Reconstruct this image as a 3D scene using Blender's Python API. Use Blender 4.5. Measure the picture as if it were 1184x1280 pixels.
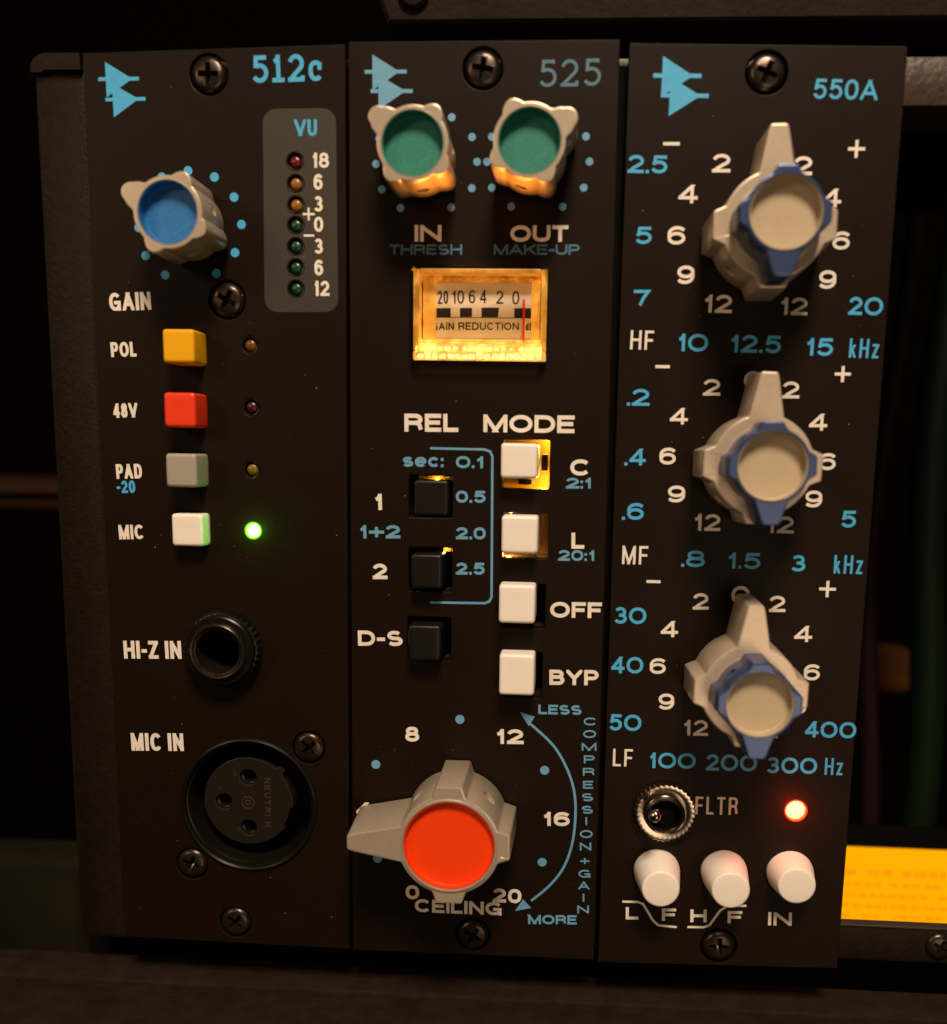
import bpy, bmesh, math, random
from mathutils import Vector, Matrix
random.seed(7)
S = 0.001                                    # tables are in millimetres, the scene is in metres
CAM_LOC = [70.1982, -141.1456, 77.865]
CAM_ROT = [[0.998006, -0.026631, 0.057229], [0.060628, 0.15214, -0.986498], [0.017565, 0.988, 0.153452]]
TEXT = [
[1, "blue", "type5", "512c", 24.772, 128.525, 10.06, 3.567, 0.0267, 0.0],
[1, "blue", "cond", "VU", 30.651, 121.595, 3.238, 2.187, -0.0012, 0.0],
[1, "white", "cond", "18", 33.126, 117.38, 2.404, 2.015, 0.0004, 0.0],
[1, "white", "cond", "6", 33.302, 114.456, 1.304, 2.093, 0.0015, 0.0],
[1, "white", "cond", "3", 33.33, 111.524, 1.262, 2.085, 0.0032, 0.0],
[1, "white", "cond", "0", 33.292, 108.789, 1.313, 2.034, 0.0038, 0.0],
[1, "white", "cond", "3", 33.274, 105.808, 1.271, 2.069, 0.0055, 0.0],
[1, "white", "cond", "6", 33.257, 102.84, 1.298, 2.148, 0.0062, 0.0],
[1, "white", "cond", "12", 33.171, 100.006, 2.255, 2.095, 0.008, 0.0],
[1, "white", "cond", "GAIN", 2.999, 97.656, 6.213, 2.525, 0.0377, 0.0],
[1, "white", "cond", "POL", 2.906, 91.127, 3.842, 2.109, 0.0351, 0.0],
[1, "white", "cond", "48V", 2.858, 82.369, 3.71, 2.09, 0.0372, 0.0],
[1, "white", "cond", "PAD", 2.894, 73.432, 3.951, 2.155, 0.0339, 0.0],
[1, "blue", "cond", "-20", 2.87, 71.304, 2.843, 1.845, 0.0366, 0.0],
[1, "white", "cond", "MIC", 2.884, 64.368, 3.853, 2.173, 0.0353, 0.0],
[1, "white", "cond", "HI-Z IN", 2.825, 46.005, 9.053, 2.794, 0.0249, 0.0],
[1, "white", "cond", "MIC IN", 3.358, 31.358, 8.357, 2.841, 0.0273, 0.0],
[2, "dimblue", "type2", "525", 64.75, 127.848, 8.531, 3.463, 0.02, 0.0],
[2, "white", "ext", "IN", 47.672, 107.533, 3.822, 2.219, 0.0047, 0.0],
[2, "dimblue", "small", "THRESH", 44.052, 105.726, 10.386, 1.408, 0.0055, 0.0],
[2, "white", "ext", "OUT", 61.22, 107.565, 8.103, 2.205, 0.0048, 0.0],
[2, "dimblue", "small", "MAKE-UP", 58.924, 105.808, 12.059, 1.399, 0.0056, 0.0],
[2, "white", "ext", "REL", 46.246, 81.072, 7.88, 2.57, 0.0088, 0.0],
[2, "white", "ext", "MODE", 57.773, 81.188, 13.157, 2.498, 0.004, 0.0],
[2, "blue2", "ext", "sec:", 45.967, 76.003, 6.057, 1.804, 0.0087, 0.0],
[2, "blue2", "ext", "0.1", 53.823, 75.961, 4.125, 1.73, 0.0073, 0.0],
[2, "blue2", "ext", "0.5", 53.868, 70.927, 4.395, 1.749, 0.015, 0.0],
[2, "blue2", "ext", "2.0", 53.917, 65.553, 4.421, 1.769, 0.0174, 0.0],
[2, "blue2", "ext", "2.5", 53.965, 60.296, 4.315, 1.79, 0.0192, 0.0],
[2, "white", "ext", "1", 41.763, 69.597, 1.312, 2.374, 0.0206, 0.0],
[2, "blue2", "ext", "1+2", 39.501, 65.344, 6.162, 1.969, 0.0227, 0.0],
[2, "white", "ext", "2", 41.504, 59.298, 2.221, 2.318, 0.0252, 0.0],
[2, "white", "ext", "D-S", 39.213, 49.1, 6.805, 2.332, 0.0206, 0.0],
[2, "white", "ext", "C", 70.519, 75.186, 2.812, 2.317, 0.0188, 0.0],
[2, "blue2", "ext", "2:1", 69.943, 73.295, 3.724, 1.557, 0.0193, 0.0],
[2, "white", "ext", "L", 70.973, 64.541, 1.886, 2.349, 0.0233, 0.0],
[2, "blue2", "ext", "20:1", 69.071, 62.737, 5.399, 1.569, 0.0154, 0.0],
[2, "white", "ext", "OFF", 68.086, 54.23, 7.629, 2.353, 0.0121, 0.0],
[2, "white", "ext", "BYP", 68.225, 43.97, 7.365, 2.331, 0.0205, 0.0],
[2, "white", "ext", "8", 46.445, 34.368, 2.135, 2.338, 0.0356, 0.0],
[2, "white", "ext", "12", 60.295, 34.5, 4.266, 2.323, 0.0244, 0.0],
[2, "white", "ext", "16", 67.736, 21.723, 4.175, 2.251, 0.0261, 0.0],
[2, "white", "ext", "4", 38.807, 22.108, 2.327, 2.21, 0.0413, 0.0],
[2, "white", "ext", "0", 46.547, 8.725, 2.142, 2.332, 0.0472, 0.0],
[2, "white", "ext", "20", 60.214, 8.888, 4.47, 2.317, -0.0004, 0.0],
[2, "white", "ext", "CEILING", 47.971, 6.678, 13.707, 2.175, 0.0031, 0.0],
[2, "blue2", "ext", "LESS", 66.667, 39.385, 6.51, 1.489, 0.0131, 0.0],
[2, "blue2", "ext", "MORE", 65.828, 5.505, 7.582, 1.544, 0.038, 0.0],
[2, "blue2", "sml", "C", 73.56, 37.866, 1.924, 1.219, 0.0348, 0.0],
[2, "blue2", "sml", "O", 73.545, 35.905, 1.928, 1.224, 0.0358, 0.0],
[2, "blue2", "sml", "M", 73.386, 33.893, 2.198, 1.228, 0.0369, 0.0],
[2, "blue2", "sml", "P", 73.758, 31.943, 1.634, 1.233, 0.0373, 0.0],
[2, "blue2", "sml", "R", 73.67, 29.967, 1.747, 1.239, 0.0384, 0.0],
[2, "blue2", "sml", "E", 73.755, 27.914, 1.531, 1.244, 0.0392, 0.0],
[2, "blue2", "sml", "S", 73.618, 25.919, 1.705, 1.249, 0.0405, 0.0],
[2, "blue2", "sml", "S", 73.651, 23.923, 1.709, 1.255, 0.041, 0.0],
[2, "blue2", "sml", "I", 74.291, 22.125, 0.367, 1.259, 0.0408, 0.0],
[2, "blue2", "sml", "O", 73.495, 20.001, 1.962, 1.264, 0.0423, 0.0],
[2, "blue2", "sml", "N", 73.553, 17.981, 1.745, 1.27, 0.0436, 0.0],
[2, "blue2", "sml", "+", 73.682, 15.643, 1.416, 1.276, 0.0445, 0.0],
[2, "blue2", "sml", "G", 73.483, 13.541, 1.852, 1.282, 0.0454, 0.0],
[2, "blue2", "sml", "A", 73.489, 11.597, 1.732, 1.287, 0.0462, 0.0],
[2, "blue2", "sml", "I", 74.24, 9.628, 0.371, 1.292, 0.0458, 0.0],
[2, "blue2", "sml", "N", 73.452, 7.657, 1.813, 1.297, 0.048, 0.0],
[3, "blue3", "thin5", "550A", 101.829, 126.26, 8.564, 2.523, -0.028, 0.0],
[3, "blue3", "helv", "2.5", 77.263, 116.758, 5.444, 2.345, -0.0184, 0.0],
[3, "white", "helv", "2", 88.81, 116.82, 2.5, 2.387, 0.0008, 0.0],
[3, "white", "helv", "O", 94.389, 117.809, 2.486, 2.376, 0.0004, 0.0],
[3, "white", "helv", "2", 99.879, 116.467, 2.478, 2.431, 0.0008, 0.0],
[3, "white", "helv", "4", 84.374, 112.807, 2.633, 2.413, -0.0133, 0.0],
[3, "white", "helv", "4", 103.901, 112.315, 2.61, 2.398, 0.0027, 0.0],
[3, "blue3", "helv", "5", 78.669, 107.361, 2.306, 2.289, 0.0048, 0.0],
[3, "white", "helv", "6", 83.103, 107.308, 2.507, 2.445, 0.0052, 0.0],
[3, "white", "helv", "6", 105.702, 106.755, 2.385, 2.375, 0.005, 0.0],
[3, "white", "helv", "9", 84.661, 102.034, 2.441, 2.473, 0.0074, 0.0],
[3, "white", "helv", "9", 104.199, 101.534, 2.402, 2.458, 0.0075, 0.0],
[3, "blue3", "helv", "7", 78.762, 98.869, 2.239, 2.333, 0.0085, 0.0],
[3, "white", "helv", "12", 88.528, 98.204, 3.945, 2.436, -0.0101, 0.0],
[3, "white", "helv", "12", 99.041, 97.985, 3.855, 2.373, -0.0078, 0.0],
[3, "blue3", "helv", "2O", 108.48, 98.092, 4.701, 2.418, -0.0162, 0.0],
[3, "white", "thin", "HF", 78.481, 93.071, 3.271, 2.638, -0.0159, 0.0],
[3, "blue3", "helv", "1O", 85.14, 92.903, 4.249, 2.413, -0.0094, 0.0],
[3, "blue3", "helv", "12.5", 92.451, 92.832, 7.124, 2.405, -0.0118, 0.0],
[3, "blue3", "helv", "15", 102.957, 92.513, 3.824, 2.4, -0.0086, 0.0],
[3, "blue3", "thin", "kHz", 108.976, 92.287, 4.06, 2.614, -0.0153, 0.0],
[3, "blue3", "helv", ".2", 78.324, 85.249, 3.195, 2.349, 0.0041, 0.0],
[3, "white", "helv", "2", 89.031, 86.798, 2.429, 2.277, 0.014, 0.0],
[3, "white", "helv", "O", 94.68, 87.709, 2.572, 2.543, 0.0136, 0.0],
[3, "white", "helv", "2", 100.125, 86.564, 2.385, 2.325, 0.0138, 0.0],
[3, "white", "helv", "4", 84.533, 82.69, 2.529, 2.302, 0.0154, 0.0],
[3, "white", "helv", "4", 104.133, 82.135, 2.534, 2.344, 0.0162, 0.0],
[3, "blue3", "helv", ".4", 78.262, 76.774, 3.041, 2.394, 0.0181, 0.0],
[3, "white", "helv", "6", 83.244, 77.002, 2.399, 2.389, 0.0179, 0.0],
[3, "white", "helv", "6", 105.836, 76.63, 2.423, 2.371, 0.0182, 0.0],
[3, "white", "helv", "9", 84.675, 71.591, 2.527, 2.415, 0.0206, 0.0],
[3, "white", "helv", "9", 104.265, 71.27, 2.441, 2.401, 0.0209, 0.0],
[3, "blue3", "helv", ".6", 78.205, 68.941, 3.172, 2.436, 0.0214, 0.0],
[3, "blue3", "helv", "5", 109.509, 68.488, 2.178, 2.412, 0.022, 0.0],
[3, "white", "helv", "12", 88.547, 67.597, 3.887, 2.433, 0.0013, 0.0],
[3, "white", "helv", "12", 98.921, 67.503, 3.97, 2.425, -0.0038, 0.0],
[3, "white", "thin", "MF", 78.434, 62.467, 3.744, 2.703, -0.0008, 0.0],
[3, "blue3", "helv", ".8", 87.055, 62.277, 3.394, 2.404, 0.0071, 0.0],
[3, "blue3", "helv", "1.5", 93.643, 62.203, 4.827, 2.34, -0.0044, 0.0],
[3, "blue3", "helv", "3", 102.865, 61.974, 2.081, 2.393, 0.025, 0.0],
[3, "blue3", "thin", "kHz", 108.954, 61.845, 4.076, 2.678, -0.0037, 0.0],
[3, "blue3", "helv", "3O", 77.556, 53.591, 4.735, 2.481, 0.0053, 0.0],
[3, "white", "helv", "2", 89.017, 55.98, 2.328, 2.436, 0.0275, 0.0],
[3, "white", "helv", "O", 94.566, 56.904, 2.662, 2.72, 0.0267, 0.0],
[3, "white", "helv", "2", 100.086, 55.926, 2.341, 2.402, 0.0273, 0.0],
[3, "white", "helv", "4", 84.519, 51.731, 2.523, 2.401, 0.0293, 0.0],
[3, "white", "helv", "4", 103.969, 51.567, 2.587, 2.386, 0.0294, 0.0],
[3, "blue3", "helv", "4O", 77.396, 46.078, 4.749, 2.497, 0.0109, 0.0],
[3, "white", "helv", "6", 83.093, 46.123, 2.424, 2.371, 0.0314, 0.0],
[3, "white", "helv", "6", 105.697, 45.854, 2.391, 2.414, 0.0318, 0.0],
[3, "white", "helv", "9", 84.619, 40.688, 2.375, 2.459, 0.0341, 0.0],
[3, "white", "helv", "9", 104.051, 40.611, 2.396, 2.443, 0.0342, 0.0],
[3, "blue3", "helv", "5O", 77.382, 37.215, 4.819, 2.544, 0.0093, 0.0],
[3, "blue3", "helv", "4OO", 106.435, 37.191, 7.465, 2.493, 0.0076, 0.0],
[3, "white", "helv", "12", 88.428, 36.834, 3.734, 2.414, 0.0123, 0.0],
[3, "white", "helv", "12", 98.68, 36.852, 3.833, 2.404, 0.0133, 0.0],
[3, "white", "thin", "LF", 78.123, 31.653, 2.967, 2.736, 0.0037, 0.0],
[3, "blue3", "helv", "1OO", 83.55, 31.568, 7.002, 2.442, 0.0144, 0.0],
[3, "blue3", "helv", "2OO", 92.125, 31.502, 7.56, 2.56, 0.0148, 0.0],
[3, "blue3", "helv", "3OO", 101.118, 31.443, 7.447, 2.491, 0.0146, 0.0],
[3, "blue3", "thin", "Hz", 109.699, 31.508, 2.636, 2.609, 0.0053, 0.0],
[3, "white", "thin", "FLTR", 90.836, 24.55, 6.366, 2.789, 0.0168, 0.0],
[3, "white", "ext", "L", 80.976, 7.011, 1.939, 2.034, 0.0346, 0.0],
[3, "white", "ext", "F", 86.553, 7.042, 2.176, 2.056, 0.0363, 0.0],
[3, "white", "ext", "H", 90.919, 7.029, 2.511, 2.105, 0.0382, 0.0],
[3, "white", "ext", "F", 96.609, 7.134, 2.22, 2.023, 0.037, 0.0],
[3, "white", "semi", "IN", 102.768, 7.105, 3.579, 2.162, 0.0229, 0.0],
[4, "ink", "mdig", "20", 50.754, 99.345, 1.534, 1.835, 0.03, -1.9],
[4, "ink", "mdig", "10", 52.867, 99.396, 1.705, 1.834, 0.0217, -1.9],
[4, "ink", "mdig", "6", 55.243, 99.483, 0.949, 1.831, 0.0084, -1.9],
[4, "ink", "mdig", "4", 56.863, 99.496, 0.971, 1.831, 0.0093, -1.9],
[4, "ink", "mdig", "2", 59.197, 99.449, 1.039, 1.829, -0.0019, -1.9],
[4, "ink", "mdig", "0", 61.505, 99.38, 1.014, 1.828, -0.003, -1.9],
[4, "ink", "mtxt", "AIN", 50.916, 95.708, 2.216, 1.066, 0.0099, -1.9],
[4, "ink", "mtxt", "REDUCTION", 53.772, 95.737, 8.769, 1.063, 0.0073, -1.9],
[4, "ink", "mtxt", "d", 63.512, 95.766, 0.439, 1.061, 0.0114, -1.9],
[4, "ink", "mtxt", "G", 49.971, 95.699, 0.77, 1.067, 0.0091, -1.9],
[4, "ink", "mtxt", "B", 64.089, 95.772, 0.531, 1.061, 0.0094, -1.9],
]
PLATES = [[[0.685, 132.601], [37.957, 133.512], [37.431, -0.155], [0.828, 0.14]], [[38.405, 133.816], [75.683, 133.879], [76.26, -0.01], [38.01, -0.263]], [[76.94, 133.418], [113.901, 132.788], [113.763, 0.452], [76.897, -0.382]]]
SCREW1 = [[18.666, 129.696], [20.433, 99.348], [31.371, 32.842], [12.333, 13.117], [19.131, 3.56]]
SCREW2 = [[57.036, 130.287], [57.166, 3.243]]
SCREW3 = [[95.524, 129.594], [95.469, 3.306]]
LED_VU = [[30.709, 118.272], [30.727, 115.308], [30.725, 112.432], [30.656, 109.71], [30.608, 106.819], [30.559, 103.92], [30.557, 101.013]]
LED_SW = [[23.64, 93.072], [23.617, 84.239], [23.496, 75.207], [23.474, 66.141]]
LED_RED = [[105.86, 25.683]]
VU_PANEL = [[26.228, 125.178], [36.589, 125.254], [36.657, 97.82], [25.913, 97.724]]
DOTS1 = [[11.447, 116.109], [15.287, 116.973], [19.078, 116.139], [21.846, 113.444], [22.815, 109.745], [21.771, 105.887], [18.989, 103.02], [11.414, 102.77], [8.652, 105.419], [7.789, 109.262], [8.719, 113.242]]
DOTS2 = [[52.808, 124.006], [55.662, 121.43], [56.393, 118.182], [55.707, 114.698], [52.818, 112.139], [45.664, 112.044], [43.011, 114.527], [42.206, 117.893], [42.647, 121.266], [45.684, 123.981], [49.147, 125.012], [58.421, 121.458], [57.778, 118.183], [58.52, 114.777], [61.249, 112.269], [68.429, 112.289], [71.303, 114.799], [71.996, 118.217], [71.414, 121.495], [68.094, 123.931], [64.55, 124.971], [61.151, 123.946]]
DOTS3 = [[54.777, 38.152], [41.842, 30.557], [67.825, 30.606], [67.797, 15.813], [42.049, 15.294]]
KNOBS = [["gain", 15.96, 109.164, 153.0], ["in", 48.868, 117.826, 143.8], ["out", 64.082, 118.146, 29.1], ["ceiling", 54.703, 22.949, -179.6]]
DUAL = [[[95.817, 107.859], [95.871, 107.656], [95.68, 119.278], [95.905, 100.868]], [[95.826, 77.528], [96.222, 76.785], [96.095, 88.799], [96.396, 69.324]], [[96.177, 46.134], [96.177, 46.024], [96.283, 58.206], [96.217, 38.401]]]
CAPS1 = [["yellow", [12.378, 90.06, 16.958, 94.732], 4.2], ["red", [12.244, 81.075, 16.836, 85.954], 4.2], ["grey", [12.185, 72.538, 16.727, 77.341], 4.2], ["white", [12.068, 63.808, 16.716, 68.582], 2.6]]
CAPS2 = [["white", [60.584, 74.704, 65.815, 79.645], 3.2, [60.638, 73.146, 67.465, 80.216]], ["white", [60.861, 63.985, 66.109, 69.38], 3.4, [60.774, 62.952, 67.536, 69.655]], ["white", [60.667, 53.793, 65.933, 59.418], 3.6, [61.066, 52.528, 67.37, 59.142]], ["white", [60.881, 43.054, 66.043, 49.169], 3.6, [61.36, 41.865, 67.133, 48.874]], ["black", [47.611, 68.898, 52.812, 74.156], 0.1, [46.883, 68.655, 53.389, 74.85]], ["black", [47.623, 58.412, 52.267, 63.466], 2.6, [46.899, 57.7, 53.361, 64.28]], ["black", [47.258, 47.684, 52.13, 52.971], 2.8, [46.733, 47.219, 53.28, 53.825]]]
ROUND = [[[85.463, 15.048], 6.2], [[95.676, 15.326], 6.2], [[105.644, 15.645], 4.4]]
JACK = [18.754, 48.258]
XLR = [21.807, 23.245]
TOGGLE = [86.109, 25.007]
TOGGLE_TIP = [[83.662, 26.824]]
METER_OUT = [47.42, 91.129, 66.737, 104.011]
METER_CARD = [50.549, 94.314, 64.239, 102.31]
METER_H = 0
LOGO1 = [[2.817, 129.14], [8.696, 129.198], [3.727, 126.454], [9.504, 126.541]]
LOGO2 = [[40.666, 129.925], [46.506, 129.928], [41.492, 127.421], [47.356, 127.42]]
LOGO3 = [[80.294, 129.27], [86.804, 129.19], [81.445, 126.755], [87.894, 126.651]]
BRACKET = [[50.023, 78.744], [58.005, 78.708], [58.825, 78.413], [59.139, 77.671], [59.326, 57.099], [59.026, 56.429], [58.313, 56.109], [50.135, 56.011]]
ARC = [[65.37, 37.793], [66.107, 37.319], [69.457, 34.052], [71.811, 29.528], [72.672, 25.293], [72.457, 19.814], [71.257, 15.404], [69.086, 12.118], [66.21, 9.382]]
AH1 = [[63.83, 39.674], [66.121, 38.942], [65.255, 37.477]]
AH2 = [[63.745, 7.605], [64.957, 9.589], [66.235, 8.189]]
LFCURVE = [[80.34, 9.928], [82.681, 9.972], [83.554, 9.671], [85.134, 7.106], [86.03, 6.276], [88.871, 6.11]]
HFCURVE = [[90.514, 6.216], [93.039, 6.3], [93.879, 6.671], [95.348, 9.113], [96.403, 9.937], [99.338, 10.128]]
NEEDLE = [[63.228, 100.028], [63.266, 94.082]]
BLOCKS = [[50.56, 98.774], [52.64, 98.792], [52.651, 97.508], [50.567, 97.489], [53.975, 98.826], [55.714, 98.841], [55.728, 97.569], [53.987, 97.554], [57.102, 98.887], [59.645, 98.908], [59.492, 97.582], [57.12, 97.56], [61.837, 98.85], [64.232, 98.87], [64.26, 97.503], [61.861, 97.537], [50.568, 97.466], [64.26, 97.503]]
CIRC = [[21.031, 22.899], [21.133, 27.055], [17.121, 22.915], [21.046, 18.766]]
SIGNS3 = [[83.141, 120.531, 1.132, 0], [108.103, 119.857, 1.145, 1], [83.174, 90.74, 1.014, 0], [108.34, 90.026, 1.103, 1], [83.127, 59.983, 1.02, 0], [108.277, 59.532, 1.198, 1]]
SIGNS1 = [[32.544, 111.187, 0.862, 1], [32.536, 108.286, 0.75, 0]]
SIDE = [[-8.677, 131.825], [-2.109, 132.008], [-1.963, -2.246], [-8.804, -2.585]]
TOPBAR = [[-8.465, 133.808], [-1.958, 133.984], [-2.089, 131.531], [-8.133, 131.453]]
RAILT = [[-2.22, 133.965], [120.336, 132.748], [120.877, 126.401]]
RAILB = [[115.742, 4.457], [132.23, 4.448], [132.693, -0.991], [115.511, -1.322]]
DISP = [[122.919, 8.603], [140.97, 8.611], [142.293, -6.898], [122.825, -6.74]]
UPPER = [[40.607, 139.078], [42.809, 136.837], [118.66, 136.841], [118.527, 138.405]]
L1 = [[-32.968, -14.29], [139.14, -14.361]]
L2 = [[-20.488, -7.782], [58.431, -8.582], [131.118, -9.179]]
BAR = [[-105.712, 70.601], [-90.867, 70.875], [-106.725, 55.221]]
BROWN = [[133.568, 39.56], [145.1, 38.207], [145.868, 28.82]]
DESK = [[-57.152, -15.529], [-40.372, -36.248]]

scene = bpy.context.scene
C = scene.collection
for o in list(bpy.data.objects): bpy.data.objects.remove(o)

# ------------------------------------------------------------------ camera
cd = bpy.data.cameras.new('camera'); cam = bpy.data.objects.new('camera', cd); C.objects.link(cam)
cam.matrix_world = Matrix.Translation(Vector(CAM_LOC) * S) @ Matrix(CAM_ROT).to_4x4()
cd.sensor_fit = 'VERTICAL'; cd.sensor_height = 24; cd.lens = 1202.65 * 24 / 1280
cd.shift_x = (592 - 636.94) / 1280; cd.shift_y = (756.48 - 640) / 1280
cd.clip_start = 0.004; cd.clip_end = 20
cd.dof.use_dof = True; cd.dof.focus_distance = 0.148; cd.dof.aperture_fstop = 8.5
scene.camera = cam
# ------------------------------------------------------------------ world: a dim, warm, dark room
w = bpy.data.worlds.new('World'); scene.world = w; w.use_nodes = True
bg = w.node_tree.nodes['Background']; bg.inputs[0].default_value = (1.0, .62, .36, 1); bg.inputs[1].default_value = .0022
scene.view_settings.view_transform = 'Standard'; scene.view_settings.look = 'None'
scene.view_settings.exposure = 0; scene.view_settings.gamma = 1
scene.render.engine = 'CYCLES'
scene.cycles.max_bounces = 8
# ------------------------------------------------------------------ lamps
def lamp(name, kind, loc, energy, col, size=.02, target=None, size_y=None):
    l = bpy.data.lights.new(name, kind); l.energy = energy; l.color = col
    if kind == 'AREA':
        l.size = size * S
        if size_y: l.shape = 'RECTANGLE'; l.size_y = size_y * S
    else: l.shadow_soft_size = size * S
    o = bpy.data.objects.new(name, l); C.objects.link(o); o.location = Vector(loc) * S
    if target is not None:
        o.rotation_euler = (Vector(target) - Vector(loc)).to_track_quat('-Z', 'Y').to_euler()
    return o
WARM = (1.0, .77, .56)
lamp('room_lamp', 'AREA', (130, -430, 620), 6.2, WARM, 150, (57, 0, 66), 150)
lamp('wall_lamp', 'AREA', (-420, -520, 330), .95, (1.0, .66, .40), 200, (57, 0, 66), 200)
lamp('low_lamp', 'AREA', (260, -620, -80), .55, (1.0, .70, .46), 220, (57, 0, 66), 220)

# ------------------------------------------------------------------ materials
def mat(name, base, rough=.5, metal=0., grain=0., gscale=2500, bump=0., bscale=3000, coat=0., emit=None, es=0., trans=0., ior=1.45, spec=None, wear=0.):
    m = bpy.data.materials.new(name); m.use_nodes = True; nt = m.node_tree; n = nt.nodes; L = nt.links
    b = n['Principled BSDF']; b.inputs['Base Color'].default_value = (*base, 1)
    b.inputs['Roughness'].default_value = rough; b.inputs['Metallic'].default_value = metal
    b.inputs['Coat Weight'].default_value = coat; b.inputs['Transmission Weight'].default_value = trans; b.inputs['IOR'].default_value = ior
    if spec is not None: b.inputs['Specular IOR Level'].default_value = spec
    if emit: b.inputs['Emission Color'].default_value = (*emit, 1); b.inputs['Emission Strength'].default_value = es
    tc = n.new('ShaderNodeTexCoord')
    if grain:
        t = n.new('ShaderNodeTexNoise'); t.inputs['Scale'].default_value = gscale; t.inputs['Detail'].default_value = 3
        L.new(tc.outputs['Object'], t.inputs['Vector'])
        r = n.new('ShaderNodeMapRange'); r.inputs[1].default_value = .3; r.inputs[2].default_value = .7
        r.inputs[3].default_value = 1 - grain; r.inputs[4].default_value = 1 + grain; L.new(t.outputs['Fac'], r.inputs[0])
        mx = n.new('ShaderNodeMix'); mx.data_type = 'RGBA'; mx.blend_type = 'MULTIPLY'; mx.inputs[0].default_value = 1
        mx.inputs[6].default_value = (*base, 1); L.new(r.outputs[0], mx.inputs[7]); L.new(mx.outputs[2], b.inputs['Base Color'])
    if wear:
        t2 = n.new('ShaderNodeTexNoise'); t2.inputs['Scale'].default_value = 120; t2.inputs['Detail'].default_value = 8
        L.new(tc.outputs['Object'], t2.inputs['Vector'])
        r2 = n.new('ShaderNodeMapRange'); r2.inputs[3].default_value = rough - wear; r2.inputs[4].default_value = rough + wear
        L.new(t2.outputs['Fac'], r2.inputs[0]); L.new(r2.outputs[0], b.inputs['Roughness'])
    if bump:
        t = n.new('ShaderNodeTexNoise'); t.inputs['Scale'].default_value = bscale; t.inputs['Detail'].default_value = 4
        L.new(tc.outputs['Object'], t.inputs['Vector'])
        bp = n.new('ShaderNodeBump'); bp.inputs['Strength'].default_value = 1; bp.inputs['Distance'].default_value = bump * S
        L.new(t.outputs['Fac'], bp.inputs['Height']); L.new(bp.outputs[0], b.inputs['Normal'])
    return m
MPLATE = mat('black_anodised', (.0082, .0042, .0015), .46, spec=.15, grain=.22, gscale=2600, bump=.014, bscale=5200, wear=.06)
MTEX = mat('textured_powder_coat', (.0095, .0055, .003), .50, spec=.16, bump=.10, bscale=1900, grain=.25, gscale=900)
MBLACK = mat('black_metal', (.007, .0055, .004), .30, metal=.1, spec=.35, bump=.004, bscale=3000)
MSCREW = mat('black_oxide_screw', (.055, .042, .034), .30, metal=.85, bump=.006, bscale=2500, grain=.3)
MDARK = mat('dark_interior', (.003, .0025, .002), .8, spec=.05)
MWHITE = mat('white_ink', (.78, .72, .64), .5, grain=.06, gscale=900, bump=.01)
MBLUE = mat('blue_ink', (.055, .40, .72), .5, grain=.06, gscale=900, bump=.01)
MBLUE2 = mat('pale_blue_ink', (.120, .33, .52), .5, grain=.06, gscale=900, bump=.01)
MDIM = mat('grey_blue_ink', (.060, .155, .24), .5, grain=.06, gscale=900, bump=.01)
MGREY = mat('grey_panel_ink', (.030, .025, .019), .55, grain=.12, gscale=2600, bump=.01)
MINK = mat('black_ink', (.02, .018, .015), .5)
MKNOB = mat('satin_silver_plastic', (.54, .455, .355), .33, metal=.5, grain=.04, gscale=1500, bump=.006, bscale=4000)
MKNOB2 = mat('beige_plastic', (.58, .48, .37), .35, metal=.4, grain=.04, gscale=1500, bump=.006, bscale=4000)
MBKNOB = mat('blue_anodised', (.062, .095, .22), .30, metal=.5, bump=.004, bscale=4000)
MCBLUE = mat('blue_cap', (.016, .155, .42), .5, grain=.18, gscale=3500, bump=.01)
MCGREEN = mat('green_cap', (.016, .19, .145), .5, grain=.18, gscale=3500, bump=.01)
MCRED = mat('orange_cap', (.85, .052, .003), .45, spec=.25, grain=.05, bump=.004)
MCTAN = mat('tan_cap', (.46, .375, .255), .45, grain=.05, bump=.006)
MBTN = {'yellow': mat('yellow_button', (.80, .40, .006), .42, spec=.3, bump=.006), 'red': mat('red_button', (.80, .045, .010), .36, bump=.006),
        'grey': mat('grey_button', (.34, .31, .26), .45, bump=.006), 'white': mat('white_button', (.84, .79, .71), .40, bump=.005),
        'black': mat('black_button', (.008, .006, .005), .35, spec=.35, bump=.006)}
MCHROME = mat('chrome', (.42, .37, .31), .20, metal=1.0)
MSTEEL = mat('set_screw_steel', (.5, .44, .36), .3, metal=1.0)
MAMBER = mat('amber_plastic', (.30, .15, .02), .35, coat=.5, bump=.03, bscale=900)
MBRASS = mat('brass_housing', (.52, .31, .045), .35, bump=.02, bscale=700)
MCARD = mat('meter_card', (.80, .76, .70), .6, grain=.03)
MNEEDLE = mat('red_needle', (.85, .03, .01), .5)
MLED = {'red': mat('red_led_lens', (.11, .005, .004), .35, coat=.25), 'amber': mat('amber_led_lens', (.26, .10, .008), .35, coat=.25),
        'green': mat('green_led_lens', (.007, .040, .016), .35, coat=.25), 'dimamber': mat('dark_amber_led_lens', (.13, .05, .005), .35, coat=.25),
        'olive': mat('yellow_led_lens', (.17, .11, .006), .35, coat=.25), 'darkred': mat('dark_red_led_lens', (.05, .005, .005), .35, coat=.25),
        'green_on': mat('lit_green_led', (.2, 1, .1), .3, emit=(.30, 1.0, .07), es=14),
        'red_on': mat('lit_red_led', (1, .2, .05), .3, emit=(1.0, .15, .04), es=14)}

MRIM = {'green_on': mat('green_halo_rim', (.1, .5, .05), .4, emit=(.10, .85, .0), es=.55), 'red_on': mat('red_halo_rim', (.6, .05, .02), .4, emit=(1, .02, .0), es=.9)}  # emission on the collars of lit LEDs stands in for their halo
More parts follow.
